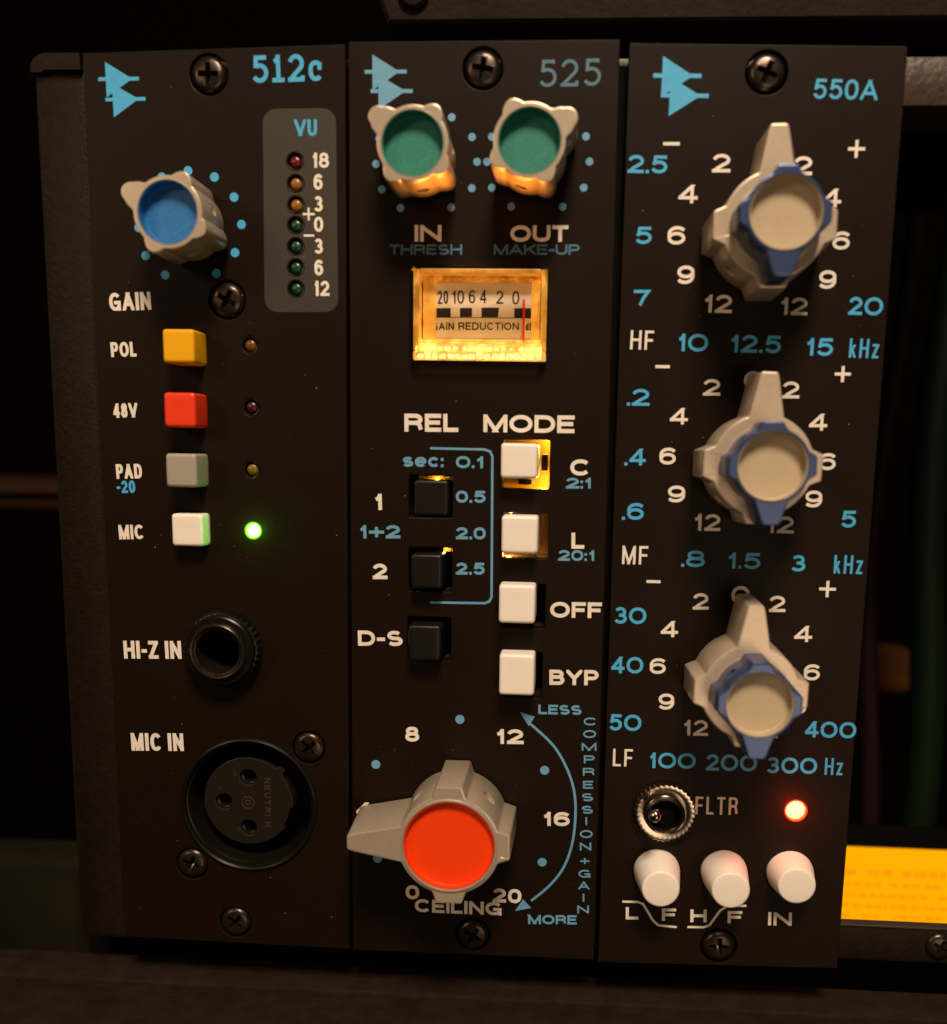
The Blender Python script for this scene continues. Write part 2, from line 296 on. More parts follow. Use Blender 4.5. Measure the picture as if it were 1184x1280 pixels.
# ------------------------------------------------------------------ helpers
def W(x, up, out): return Vector((x * S, -out * S, up * S))
def link_mesh(name, me, m, parent=None, loc=(0, 0, 0), label=None):
    o = bpy.data.objects.new(name, me); C.objects.link(o)
    if m is not None and not me.materials: me.materials.append(m)
    if parent is not None: o.parent = parent
    o.location = loc
    if label: o['label'] = label
    return o
def finish(name, bm, m, parent=None, loc=(0, 0, 0), angle=38, label=None, recalc=True):
    """loc: (x, up, out) in mm, relative to the parent"""
    if recalc: bmesh.ops.recalc_face_normals(bm, faces=bm.faces)
    for f in bm.faces: f.smooth = True
    a = math.radians(angle)
    for e in bm.edges:
        if len(e.link_faces) == 2 and e.calc_face_angle(0) > a: e.smooth = False
    me = bpy.data.meshes.new(name); bm.to_mesh(me); bm.free()
    return link_mesh(name, me, m, parent, W(*loc), label)
def loft(bm, layers, cap0=False, cap1=False):
    """layers: [(outline [(x, up)...], out)], all with the same number of points"""
    rings = [[bm.verts.new(W(x, y, z)) for x, y in pts] for pts, z in layers]
    n = len(rings[0])
    for a, b in zip(rings, rings[1:]):
        for i in range(n):
            j = (i + 1) % n
            bm.faces.new((a[i], a[j], b[j], b[i]))
    if cap0: bm.faces.new(rings[0][::-1])
    if cap1: bm.faces.new(rings[-1])
    return rings
def circ(r, n=48, cx=0, cy=0, a0=0):
    return [(cx + r * math.cos(a0 + 2 * math.pi * i / n), cy + r * math.sin(a0 + 2 * math.pi * i / n)) for i in range(n)]
def lathe(bm, prof, n=48, cap0=False, cap1=False, cx=0, cy=0):
    return loft(bm, [(circ(r, n, cx, cy), z) for r, z in prof], cap0, cap1)
def rrect(x0, y0, x1, y1, r, k=5):
    pts = []
    for cx, cy, a in ((x1 - r, y1 - r, 0), (x0 + r, y1 - r, 90), (x0 + r, y0 + r, 180), (x1 - r, y0 + r, 270)):
        for i in range(k + 1):
            t = math.radians(a + 90 * i / k); pts.append((cx + r * math.cos(t), cy + r * math.sin(t)))
    return pts
def box(bm, x0, x1, y0, y1, z0, z1, r=.15):
    """box with bevelled front edges; y = up, z = out"""
    k = 3
    a = rrect(x0, y0, x1, y1, r, k); b = rrect(x0 + r, y0 + r, x1 - r, y1 - r, r * .5, k)
    rings = [(a, z0), (a, z1 - r), (rrect(x0 + r * .3, y0 + r * .3, x1 - r * .3, y1 - r * .3, r * .8, k), z1 - r * .3), (b, z1)]
    loft(bm, rings, True, True)
def thing(name, label, cat, loc, group=None):
    o = bpy.data.objects.new(name, None); C.objects.link(o); o.location = W(*loc)
    o.empty_display_size = .01; o['label'] = label; o['category'] = cat
    if group: o['group'] = group
    return o
def plate_mesh(name, outer, holes, z0, z1, bev):
    """a flat plate with real holes: 2D curve, filled and extruded"""
    cu = bpy.data.curves.new(name, 'CURVE'); cu.dimensions = '2D'; cu.fill_mode = 'BOTH'
    cu.extrude = (z1 - z0) / 2 * S - bev * S; cu.bevel_depth = bev * S; cu.bevel_resolution = 1; cu.offset = -bev * S
    for pts in [outer] + holes:
        sp = cu.splines.new('POLY'); sp.points.add(len(pts) - 1); sp.use_cyclic_u = True
        for p, (x, y) in zip(sp.points, pts): p.co = (x * S, y * S, 0, 1)
    o = bpy.data.objects.new('tmp_plate', cu); C.objects.link(o)
    dg = bpy.context.evaluated_depsgraph_get(); dg.update()
    me = bpy.data.meshes.new_from_object(o.evaluated_get(dg))
    bpy.data.objects.remove(o); bpy.data.curves.remove(cu)
    # curve space (x, y, z) -> world (x, out, up)
    me.transform(Matrix(((1, 0, 0, 0), (0, 0, -1, -(z0 + z1) / 2 * S), (0, 1, 0, 0), (0, 0, 0, 1))))
    bm = bmesh.new(); bm.from_mesh(me); bmesh.ops.remove_doubles(bm, verts=bm.verts, dist=1e-7)
    bmesh.ops.recalc_face_normals(bm, faces=bm.faces)
    for e in bm.edges: e.smooth = not (len(e.link_faces) == 2 and e.calc_face_angle(0) > .5)
    bm.to_mesh(me); bm.free()
    me.name = name; me.materials.clear()
    return me

# ------------------------------------------------------------------ stroke lettering (silk-screened ink)
def arc(cx, cy, rx, ry, a0, a1, n=14, p=2.0):
    pts = []
    for i in range(n + 1):
        t = math.radians(a0 + (a1 - a0) * i / n); c, s = math.cos(t), math.sin(t)
        pts.append((cx + rx * math.copysign(abs(c) ** (2 / p), c), cy + ry * math.copysign(abs(s) ** (2 / p), s)))
    return pts
def ell(cx, cy, rx, ry, p=2.2, n=28): return ('o', arc(cx, cy, rx, ry, 0, 360, n, p)[:-1])
G = {}
def g(ch, w, *st): G[ch] = (w, [s if isinstance(s, tuple) and s[0] == 'o' else ('l', list(s)) for s in st])
g('0', .60, ell(.5, .5, .5, .5, 2.3)); g('O', .80, ell(.5, .5, .5, .5, 2.1))
g('1', .34, [(.80, 0), (.80, 1)], [(0, .70), (.42, .77), (.74, .97)])
g('2', .60, arc(.49, .70, .47, .30, 172, -30) + [(.55, .36), (.22, .15), (.06, .01)], [(.0, 0), (1, 0)])
g('3', .60, arc(.48, .755, .42, .245, 158, -90, 12) + [(.34, .51)], [(.36, .51)] + arc(.48, .26, .50, .26, 80, -158, 14))
g('4', .64, [(.74, 0), (.74, 1)], [(.70, 1), (0, .27)], [(0, .25), (1, .25)])
g('5', .60, [(.92, 1), (.20, 1), (.10, .48)], [(.08, .46)] + arc(.48, .33, .50, .33, 140, -158, 16))
g('6', .60, ell(.5, .31, .48, .31, 2.1), arc(.55, .52, .55, .48, 38, 180, 12, 2.2)[:-1] + [(.02, .45), (.02, .30)])
g('9', .60, ell(.5, .69, .48, .31, 2.1), arc(.45, .48, .55, .48, 218, 360, 12, 2.2)[:-1] + [(.98, .55), (.98, .70)])
g('7', .56, [(0, 1), (1, 1), (.62, .52), (.38, 0)])
g('8', .60, ell(.5, .76, .42, .24), ell(.5, .265, .50, .265))
g('A', .78, [(0, 0), (.5, 1)], [(1, 0), (.5, 1)], [(.2, .30), (.8, .30)])
g('B', .68, [(0, 0), (0, 1)], [(0, 1), (.55, 1)] + arc(.60, .765, .33, .235, 90, -90, 8) + [(0, .53)], [(0, .525), (.55, .525)] + arc(.62, .265, .38, .265, 90, -90, 8) + [(0, 0)])
g('C', .74, arc(.52, .5, .52, .5, 38, 322, 22, 2.2))
g('D', .72, [(0, 0), (0, 1)], [(0, 1)] + [(.4, 1)] + arc(.45, .5, .55, .5, 90, -90, 14, 2.2) + [(0, 0)])
g('E', .60, [(0, 0), (0, 1)], [(0, 1), (1, 1)], [(0, .52), (.9, .52)], [(0, 0), (1, 0)])
g('F', .57, [(0, 0), (0, 1)], [(0, 1), (1, 1)], [(0, .50), (.88, .50)])
g('G', .78, arc(.52, .5, .52, .5, 40, 322, 22, 2.2), [(.58, .44), (.98, .44)], [(.98, .44), (.98, 0)])
g('H', .70, [(0, 0), (0, 1)], [(1, 0), (1, 1)], [(0, .51), (1, .51)])
g('I', 0, [(.5, 0), (.5, 1)])
g('K', .70, [(0, 0), (0, 1)], [(.05, .38), (1, 1)], [(.36, .58), (1, 0)])
g('L', .55, [(0, 1), (0, 0)], [(0, 0), (1, 0)])
g('M', .84, [(0, 0), (0, 1)], [(1, 0), (1, 1)], [(.02, 1), (.5, 0)], [(.98, 1), (.5, 0)])
g('N', .70, [(0, 0), (0, 1)], [(1, 0), (1, 1)], [(.02, 1), (.98, 0)])
g('P', .65, [(0, 0), (0, 1)], [(0, 1), (.6, 1)] + arc(.62, .72, .38, .28, 90, -90, 8) + [(0, .44)])
g('R', .68, [(0, 0), (0, 1)], [(0, 1), (.6, 1)] + arc(.60, .745, .38, .255, 90, -90, 8) + [(0, .49)], [(.55, .49)] + arc(.62, .22, .32, .27, 80, 5, 5) + [(1, 0)])
g('S', .66, arc(.48, .75, .44, .25, 32, 262, 12, 2.1)[:-1] + [(.55, .49)] + arc(.52, .26, .48, .26, 68, -152, 12, 2.1))
g('T', .62, [(0, 1), (1, 1)], [(.5, 0), (.5, 1)])
g('U', .68, [(0, 1), (0, .35)] + arc(.5, .35, .5, .35, 180, 360, 12, 2.2) + [(1, 1)])
g('V', .86, [(0, 1), (.5, 0)], [(1, 1), (.5, 0)])
g('Y', .72, [(.5, 0), (.5, .45)], [(.5, .42), (0, 1)], [(.5, .42), (1, 1)])
g('Z', .62, [(0, 1), (1, 1)], [(0, 0), (1, 1)], [(0, 0), (1, 0)])
g('+', .62, [(0, .47), (1, .47)], [(.5, .12), (.5, .82)])
g('-', .34, [(0, .42), (1, .42)])
g('s', .56, arc(.5, .56, .44, .185, 25, 262, 9, 2.1)[:-1] + [(.5, .375)] + arc(.5, .19, .48, .19, 80, -155, 9, 2.1))
g('e', .60, [(.02, .38), (.96, .38)], arc(.5, .37, .5, .37, 2, 318, 18, 2.2))
g('c', .58, arc(.52, .37, .50, .37, 40, 320, 16, 2.2))
g('k', .52, [(0, 0), (0, 1)], [(.05, .26), (.95, .70)], [(.35, .42), (1, 0)])
g('z', .50, [(0, .70), (1, .70)], [(0, 0), (1, .70)], [(0, 0), (1, 0)])
g('d', .6, [(1, 0), (1, 1)], ell(.5, .34, .48, .34))
g(' ', .22); g('.', 0); g(':', 0)
# typewriter-like numerals of the model names
TYPE = {'5': (.62, [('l', [(.86, 1), (.22, 1), (.18, .56)]), ('l', [(.16, .55)] + arc(.48, .33, .50, .33, 128, -150, 16)), ('l', [(.86, 1), (.87, .90)])]),
        '1': (.46, [('l', [(.52, 0), (.52, 1)]), ('l', [(.02, 0), (.98, 0)]), ('l', [(.06, .80), (.30, .84), (.50, .98)])]),
        '2': (.62, [('l', arc(.49, .70, .45, .30, 168, -32) + [(.60, .36), (.20, .12), (.08, .01)]), ('l', [(.0, 0), (.95, 0), (.97, .16)])]),
        'c': (.52, [('l', arc(.52, .35, .50, .35, 42, 318, 18, 2.3)), ('l', [(.90, .62), (.90, .48)])])}
# weight (of cap height), gap (of cap height), glyph table
STY = {'ext': (.232, .12), 'small': (.20, .13), 'sml': (.20, .1), 'cond': (.20, .09), 'helv': (.185, .11), 'thin': (.13, .18), 'thin5': (.155, .12),
       'semi': (.22, .16), 'type5': (.165, .13), 'type2': (.125, .15), 'mdig': (.125, .10), 'mtxt': (.17, .16)}
def strip(bm, pts, wt, closed, M, z, caps):
    """ribbon of width wt along pts (mm), M maps (x, y) to panel mm"""
    P = [Vector(p) for p in pts]; Q = [P[0]]
    for p in P[1:]:
        if (p - Q[-1]).length > 1e-4: Q.append(p)
    P = Q; n = len(P); h = wt / 2
    if not closed and n > 1:
        if caps[0]: P[0] = P[0] - (P[1] - P[0]).normalized() * h * caps[0]
        if caps[1]: P[-1] = P[-1] + (P[-1] - P[-2]).normalized() * h * caps[1]
    Lv, Rv = [], []
    for i in range(n):
        if closed: a, b = P[i - 1], P[(i + 1) % n]; d0 = (P[i] - a).normalized(); d1 = (b - P[i]).normalized()
        else:
            d0 = (P[i] - P[i - 1]).normalized() if i else (P[1] - P[0]).normalized()
            d1 = (P[i + 1] - P[i]).normalized() if i < n - 1 else d0
        t = (d0 + d1); t = t.normalized() if t.length > .2 else d1
        nn = Vector((-t.y, t.x)); k = max(.35, abs(nn.dot(Vector((-d1.y, d1.x)))))
        o = nn * h / k
        Lv.append(P[i] + o); Rv.append(P[i] - o)
    def mk(p): x, y = M(p.x, p.y); return bm.verts.new(W(x, y, z))
    lv = [mk(p) for p in Lv]; rv = [mk(p) for p in Rv]
    for i in range(n if closed else n - 1):
        j = (i + 1) % n
        bm.faces.new((lv[i], rv[i], rv[j], lv[j]))
def clip_poly(poly, H, xa, xb):
    for ax, sgn, lim in ((1, 1, 0), (1, -1, -H), (0, 1, xa), (0, -1, -xb)):
        out = []
        for i, p in enumerate(poly):
            q = poly[(i + 1) % len(poly)]; a, b = sgn * p[ax] - lim, sgn * q[ax] - lim
            if a >= 0: out.append(p)
            if (a >= 0) != (b >= 0): t = a / (a - b); out.append((p[0] + t * (q[0] - p[0]), p[1] + t * (q[1] - p[1])))
        poly = out
    return poly
def text(bm, s, style, x, y, width, H, ang, z0):
    wf, gf = STY[style]; wt = wf * H; gap = gf * H
    tab = TYPE if style.startswith('type') else G
    def gw(c): return tab[c][0] if c in tab else G[c][0]
    fixed = sum(wt if (gw(c) == 0 or c in '.:') else 0 for c in s) + gap * (len(s) - 1)
    rel = sum(0 if (gw(c) == 0 or c in '.:') else gw(c) for c in s)
    if rel > 0: k = (width - fixed) / rel
    else: k = 0
    ca, sa = math.cos(ang), math.sin(ang); cur = 0; zz = z0
    def M(px, py): return x + px * ca - py * sa, y + px * sa + py * ca
    for c in s:
        zz = z0
        if c in '.:':
            for yy in ((0,) if c == '.' else (0, .5 * H)):
                vs = [bm.verts.new(W(*M(cur + a * wt, yy + b * wt), zz)) for a, b in ((0, 0), (1, 0), (1, 1), (0, 1))]
                bm.faces.new(vs)
            cur += wt + gap; continue
        w0, st = tab[c] if c in tab else G[c]
        cw = wt if w0 == 0 else w0 * k
        u0 = cur + wt / 2; uw = cw - wt
        dig = c in '+-' 
        for kind, pts in st:
            zz += .0025
            mm = [(u0 + u * uw, wt / 2 + v * (H - wt)) for u, v in pts]
            if kind == 'o': strip(bm, mm, wt, True, M, zz, (0, 0)); continue
            if len(mm) == 2:
                (ax, ay), (bx, by) = mm; dx, dy = bx - ax, by - ay
                if abs(dx) > 1e-3 and abs(dy) > 1e-3:       # diagonal: extend, then clip to the cap band
                    L = math.hypot(dx, dy); dx /= L; dy /= L; e = wt * .5 * (1 if abs(dy) > .5 else .2)
                    # clip-friendly horizontal width so the stem keeps its weight
                    nx, ny = -dy * wt / 2, dx * wt / 2
                    e2 = wt
                    at0 = min(pts[0][1], 1 - pts[0][1]) < .01; at1 = min(pts[1][1], 1 - pts[1][1]) < .01
                    ea = e2 if at0 else 0; eb = e2 if at1 else 0
                    poly = [(ax - dx * ea + nx, ay - dy * ea + ny), (ax - dx * ea - nx, ay - dy * ea - ny), (bx + dx * eb - nx, by + dy * eb - ny), (bx + dx * eb + nx, by + dy * eb + ny)]
                    poly = clip_poly(poly, H, cur, cur + cw)
                    if len(poly) > 2: bm.faces.new([bm.verts.new(W(*M(*q), zz)) for q in poly])
                    continue
                strip(bm, mm, wt, False, M, zz, (1, 1)); continue
            def ext(p, q):  # straight run into the box edge gets a square end
                ax_al = abs(p[0] - q[0]) < 1e-6 or abs(p[1] - q[1]) < 1e-6
                return 1 if ax_al and (p[1] in (0, 1) or p[0] in (0, 1)) else 0
            strip(bm, mm, wt, False, M, zz, (ext(pts[0], pts[1]), ext(pts[-1], pts[-2])))
        cur += cw + gap

# ------------------------------------------------------------------ shared part builders
def lobed(r, lobes, n=288, sm=1.6, discs=()):
    """star-shaped outline: circle r with lobes (angle, tip radius, half width at r, half width at tip)"""
    rad = []
    for i in range(n):
        th = 2 * math.pi * i / n; best = r; dx, dy = math.cos(th), math.sin(th)
        for a, tip, h0, h1 in lobes:
            a = math.radians(a); u = dx * math.cos(a) + dy * math.sin(a); v = abs(-dx * math.sin(a) + dy * math.cos(a))
            if u <= 0: continue
            # side line: half width falls from h0 at r*.9 to h1 at tip ; v*t = h0 + (h1-h0)*(u*t - r*.9)/(tip-r*.9)
            k = (h1 - h0) / (tip - r * .9); den = v - k * u
            t_side = (h0 - k * r * .9) / den if den > 1e-6 else 1e9
            t_tip = tip / u
            best = max(best, min(t_side, t_tip))
        rad.append(best)
    for (c_, q_, a) in discs:
        a = math.radians(a)
        for i in range(n):
            th = 2 * math.pi * i / n - a; u = c_ * math.cos(th); di = q_ * q_ - (c_ * math.sin(th)) ** 2
            if u > 0 and di > 0: rad[i] = max(rad[i], u + math.sqrt(di))
    K = int(max(1, round(sm * n / 360)))
    for _ in range(2):
        rad = [sum(rad[(i + j) % n] for j in range(-K, K + 1)) / (2 * K + 1) for i in range(n)]
    return rad
def polar(rad, d=0., s=1.):
    n = len(rad); pts = []
    for i in range(n):
        r0 = rad[i]; dr = (rad[(i + 1) % n] - rad[i - 1]) / (4 * math.pi / n)
        # inset by d along the outline normal
        th = 2 * math.pi * i / n; nx, ny = r0, -dr; L = math.hypot(nx, ny); nx /= L; ny /= L
        x = r0 * math.cos(th); y = r0 * math.sin(th)
        gx = nx * math.cos(th) - ny * math.sin(th); gy = nx * math.sin(th) + ny * math.cos(th)
        pts.append(((x - d * gx) * s, (y - d * gy) * s))
    return pts
def knob_bm(rad, h, rc, ring, depth, bev=.25, z0=.7, draft=1.03, lip=.12):
    """lobed body, raised ring round a recess"""
    bm = bmesh.new(); n = len(rad)
    loft(bm, [(polar(rad, 0, draft * .985), z0), (polar(rad, 0, draft), z0 + .25), (polar(rad), h - bev), (polar(rad, bev * .3), h - bev * .3), (polar(rad, bev), h), (polar(rad, bev + .08), h), (circ(rc + ring + .06, n), h),
              (circ(rc + ring, n), h), (circ(rc + ring * .75, n), h + lip), (circ(rc + ring * .30, n), h + lip), (circ(rc, n), h - .12), (circ(rc, n), h - depth - .35)], cap0=True, cap1=True)
    return bm
def set_screw(parent, r, z, ang, rr=.95):
    """socket set screw sunk in the side of a knob, its face at radius r"""
    bm = bmesh.new(); a = math.radians(ang); rings = []; n = 24
    for q, d in [(rr, -.6), (rr, -.05), (rr * .9, .04), (rr * .55, .02), (rr * .45, -.08), (rr * .42, -.6)]:
        rings.append([bm.verts.new(W((r + d) * math.cos(a) - q * math.cos(t) * math.sin(a), (r + d) * math.sin(a) + q * math.cos(t) * math.cos(a), z + q * math.sin(t))) for t in [2 * math.pi * i / n for i in range(n)]])
    for p, q in zip(rings, rings[1:]):
        for i in range(n): bm.faces.new((p[i], p[(i + 1) % n], q[(i + 1) % n], q[i]))
    bm.faces.new(rings[-1])
    finish('set_screw', bm, MSTEEL, parent)
def cap_bm(r, z, top, dome=.0):
    """coloured insert: a shallow cup whose wall lines the recess"""
    bm = bmesh.new(); lathe(bm, [(r - .005, z - .3), (r - .005, top), (r - .10, top), (r - .13, z + .22), (r - .32, z), (r * .6, z), (r * .25, z + dome)], 64, False, True); return bm
def drill(o, r, rr, z, ang, deep=1.6):
    """cut the set screw's hole into the side of a knob"""
    bm = bmesh.new(); a = math.radians(ang); n = 24; rings = []
    for q in (r - deep, r + 2):
        rings.append([bm.verts.new(W(q * math.cos(a) - rr * math.cos(t) * math.sin(a), q * math.sin(a) + rr * math.cos(t) * math.cos(a), z + rr * math.sin(t))) for t in [2 * math.pi * i / n for i in range(n)]])
    for i in range(n): bm.faces.new((rings[0][i], rings[0][(i + 1) % n], rings[1][(i + 1) % n], rings[1][i]))
    bm.faces.new(rings[0]); bm.faces.new(rings[1]); bmesh.ops.recalc_face_normals(bm, faces=bm.faces)
    me = bpy.data.meshes.new('drill'); bm.to_mesh(me); bm.free(); c = bpy.data.objects.new('drill', me); C.objects.link(c); c.matrix_world = Matrix.Translation(o.location)
    md = o.modifiers.new('b', 'BOOLEAN'); md.operation = 'DIFFERENCE'; md.object = c; md.solver = 'EXACT'
    dg = bpy.context.evaluated_depsgraph_get(); dg.update()
    new = bpy.data.meshes.new_from_object(o.evaluated_get(dg)); o.modifiers.clear(); o.data = new; new.name = o.name
    bpy.data.objects.remove(c)
_screw = None
def screw(parent, x, y, out=0., r=2.45, rot=0., label=None):
    global _screw
    if _screw is None:
        bm = bmesh.new(); n = 96
        def cross(rr, hw, rin):
            pts = []
            for i in range(n):
                th = 2 * math.pi * i / n; q = (th + math.pi / 4) % (math.pi / 2) - math.pi / 4
                t = min(rr / math.cos(q), hw / max(abs(math.sin(q)), 1e-6)); t = max(t, rin); pts.append((t * math.cos(th), t * math.sin(th)))
            return pts
        loft(bm, [(circ(2.45, n), -1.2), (circ(2.45, n), -.15), (circ(2.36, n), .12), (circ(2.1, n), .42), (circ(1.75, n), .60), (cross(1.42, .36, .52), .66), (cross(1.34, .29, .44), .5),
                  (cross(1.05, .22, .33), -.35), (cross(.45, .14, .2), -.8)], False, True)
        bmesh.ops.recalc_face_normals(bm, faces=bm.faces)
        for f in bm.faces: f.smooth = True
        for e in bm.edges: e.smooth = not (len(e.link_faces) == 2 and e.calc_face_angle(0) > .6)
        _screw = bpy.data.meshes.new('screw'); bm.to_mesh(_screw); bm.free(); _screw.materials.append(MSCREW)
    o = link_mesh('screw', _screw, None, parent, W(x, y, out), label)
    k = r / 2.45; o.scale = (k, k, k); o.rotation_euler = (0, math.radians(rot), 0)
    return o
def led(parent, x, y, kind, r=1.0, out=-.25, label=None):
    root = None
    bm = bmesh.new(); lathe(bm, [(r, -1.6), (r, -.5), (r * .93, -.18), (r * .75, .06), (r * .45, .20), (r * .15, .25)], 28, False, True)
    o = finish('led', bm, MLED[kind], parent, (x, y, out), label=label)
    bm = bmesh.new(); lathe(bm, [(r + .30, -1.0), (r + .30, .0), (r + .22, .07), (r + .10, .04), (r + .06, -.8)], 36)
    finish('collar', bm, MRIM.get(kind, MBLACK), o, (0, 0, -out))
    return o
def cube_cap(parent, kind, rc, h, z0=-2.5, label=None, name='push_button'):
    x0, y0, x1, y1 = rc; cx, cy = (x0 + x1) / 2, (y0 + y1) / 2; a, b = (x1 - x0) / 2, (y1 - y0) / 2
    bm = bmesh.new(); L = []
    L.append((rrect(-a * 1.015, -b * 1.015, a * 1.015, b * 1.015, .45, 6), z0))
    L.append((rrect(-a, -b, a, b, .45, 6), h - .55))
    for t in (25, 50, 75, 90):
        s_ = .45 * (1 - math.cos(math.radians(t))); L.append((rrect(-a + s_, -b + s_, a - s_, b - s_, .45, 6), h - .45 + .45 * math.sin(math.radians(t))))
    L.append((rrect(-a + 1.3, -b + 1.3, a - 1.3, b - 1.3, .3, 6), h - .03))
    loft(bm, L, False, True)
    return finish(name, bm, MBTN[kind], parent, (cx, cy, 0), angle=50, label=label)
def pocket(parent, rc, depth, m, name='switch_housing', t=.35):
    x0, y0, x1, y1 = rc; bm = bmesh.new()
    e = .06
    loft(bm, [(rrect(x0 - e, y0 - e, x1 + e, y1 + e, .2, 2), -2.4), (rrect(x0 - e, y0 - e, x1 + e, y1 + e, .2, 2), -depth)], False, True)
    loft(bm, [(rrect(x0 - e - t, y0 - e - t, x1 + e + t, y1 + e + t, .2, 2), -2.4), (rrect(x0 - e - t, y0 - e - t, x1 + e + t, y1 + e + t, .2, 2), -depth - t)], False, True)
    return finish(name, bm, m, parent, recalc=False)
def dots(parent, pts, r, m, name='dial_dots'):
    bm = bmesh.new()
    for x, y in pts:
        bm.faces.new([bm.verts.new(W(a, b, .012)) for a, b in circ(r, 20, x, y)])
    return finish(name, bm, m, parent)
def logo(parent, P, m):
    (ax, ay), (bx, by), (cx_, cy_), (dx, dy) = P
    bm = bmesh.new(); z = .012
    for (x0, y0, x1, y1, up, dn) in ((ax, ay, bx, by, .38, .41), (cx_, cy_, dx, dy, .36, .41)):
        L = math.hypot(x1 - x0, y1 - y0); ux, uy = (x1 - x0) / L, (y1 - y0) / L
        def Q(u, v): return W(x0 + u * L * ux + v * L * uy, y0 + u * L * uy - v * L * ux, z)
        bm.faces.new([bm.verts.new(Q(u, v)) for u, v in ((.185, -up), (.83, 0), (.185, dn))]); z += .003
        bm.faces.new([bm.verts.new(Q(u, v)) for u, v in ((0, -.042), (1, -.042), (1, .042), (0, .042))]); z += .003
    return finish('logo', bm, m, parent)
def flecks(parent, n, x0, x1, y0, y1):
    bm = bmesh.new()
    for _ in range(n):
        x, y = random.uniform(x0, x1), random.uniform(y0, y1); r = random.choice((.03, .04, .05, .08))
        a = random.uniform(0, 6.28); k = random.uniform(.4, 1)
        q = [(x + r * math.cos(a), y + r * math.sin(a)), (x - r * k * math.sin(a), y + r * k * math.cos(a)), (x - r * math.cos(a), y - r * math.sin(a)), (x + r * k * math.sin(a), y - r * k * math.cos(a))]
        bm.faces.new([bm.verts.new(W(u, v, .03 + random.random() * .03)) for u, v in q])
    o = finish('dust', bm, MDUST, parent); o['kind'] = 'stuff'; return o
MDUST = mat('dust', (.5, .45, .38), .8)

# ================================================================== the three modules
roots = [thing('preamp_module', 'leftmost of three black modules, with blue capped gain knob, coloured buttons and round microphone socket', 'audio module', (0, 0, 0)),
         thing('compressor_module', 'middle black module with green capped knobs, glowing amber meter and big orange capped knob', 'audio module', (0, 0, 0)),
         thing('equalizer_module', 'rightmost black module with three stacked beige and blue dual knobs and a lit red lamp', 'audio module', (0, 0, 0))]
def sq(rc, r=.25): return rrect(*rc, r, 2)
holes = [[], [], []]
for i, (x, y) in enumerate(SCREW1): holes[0].append(circ(2.75 if i < 2 else 2.6, 40, x, y))
for x, y in LED_VU + LED_SW: holes[0].append(circ(1.28, 28, x, y))
holes[0] += [circ(10.1, 72, *XLR), circ(4.6, 40, *JACK)]
for _, rc, h in CAPS1: holes[0].append(sq((rc[0] - .16, rc[1] - .18, rc[2] + .16, rc[3] + .18), .45))
for x, y in SCREW2: holes[1].append(circ(2.8, 40, x, y))
for _, rc, h, hr in CAPS2: holes[1].append(sq(hr))
mo = METER_OUT; holes[1].append(sq((mo[0] + .3, mo[1] + .3, mo[2] - .3, mo[3] - .3), .9))
for x, y in SCREW3: holes[2].append(circ(2.85, 40, x, y))
for (x, y), h in ROUND: holes[2].append(circ(3.75, 40, x, y))
holes[2] += [circ(1.6, 28, *LED_RED[0]), circ(3.0, 28, *TOGGLE)]
for i, r in enumerate(roots):
    me = plate_mesh('faceplate', PLATES[i], holes[i], -2.3, 0, .14)
    link_mesh('faceplate', me, MPLATE, r)
    q = PLATES[i]; xs = [p[0] for p in q]
    bm = bmesh.new(); x0, x1 = max(q[0][0], q[3][0]) + 1.0, min(q[1][0], q[2][0]) - 1.0
    # enclosure: four walls and a back behind the faceplate
    loft(bm, [(rrect(x0, 2, x1, 131, .5, 2), -2.35), (rrect(x0, 2, x1, 131, .5, 2), -60)], False, True)
    finish('enclosure', bm, MDARK, r)
# ---- lettering
cols = {'white': MWHITE, 'blue': MBLUE, 'blue2': MBLUE2, 'blue3': MBLUE, 'dimblue': MDIM, 'ink': MINK}
groups = {}
BANDS = {1: (115, 79, 52), 2: (70, 38), 3: (91, 61, 30)}
def band(t):
    if t[0] == 4: return 0
    if t[0] == 1 and t[4] > 27 and t[5] > 79: return 9           # numerals of the level lamps
    k = sum(t[5] < b for b in BANDS[t[0]])
    return k + 3 if t[0] == 2 and k == 1 and t[4] > 56.4 else k
for t in TEXT: groups.setdefault((t[0], t[1], t[2].startswith('type') or t[2] == 'thin5', band(t)), []).append(t)
meter_text = None
for (m, c, model, bd), items in groups.items():
    if m == 4: meter_text = items; continue
    bm = bmesh.new(); sg = [q for q in SIGNS3 if sum(q[1] < b for b in BANDS[3]) == bd]
    for (_, _, st, s, x, y, wd, H, ang, h) in items: text(bm, s, st, x, y, wd, H, ang, .012)
    nm = 'model_number' if model else {'w': 'white_lettering', 'b': 'blue_lettering', 'd': 'grey_blue_lettering'}[c[0]]
    if m == 3 and not model and c == 'white':       # the bare plus and minus signs
        for (cx_, cy_, a, plus) in sg:
            strip(bm, [(cx_ - a, cy_), (cx_ + a, cy_)], .42, False, lambda u, v: (u, v), .012, (0, 0))
            if plus: strip(bm, [(cx_, cy_ - a), (cx_, cy_ + a)], .42, False, lambda u, v: (u, v), .0145, (0, 0))
    if m == 1 and bd == 9 and c == 'white':
        for (cx_, cy_, a, plus) in SIGNS1:
            strip(bm, [(cx_ - a, cy_), (cx_ + a, cy_)], .30, False, lambda u, v: (u, v), .012, (0, 0))
            if plus: strip(bm, [(cx_, cy_ - a), (cx_, cy_ + a)], .30, False, lambda u, v: (u, v), .0145, (0, 0))
    finish(nm, bm, cols[c], roots[m - 1])
logo(roots[0], LOGO1, MBLUE); logo(roots[1], LOGO2, MBLUE2); logo(roots[2], LOGO3, MBLUE)
dots(roots[0], DOTS1, .63, MBLUE); dots(roots[1], DOTS2, .53, MBLUE2); dots(roots[1], DOTS3, .70, MBLUE2)

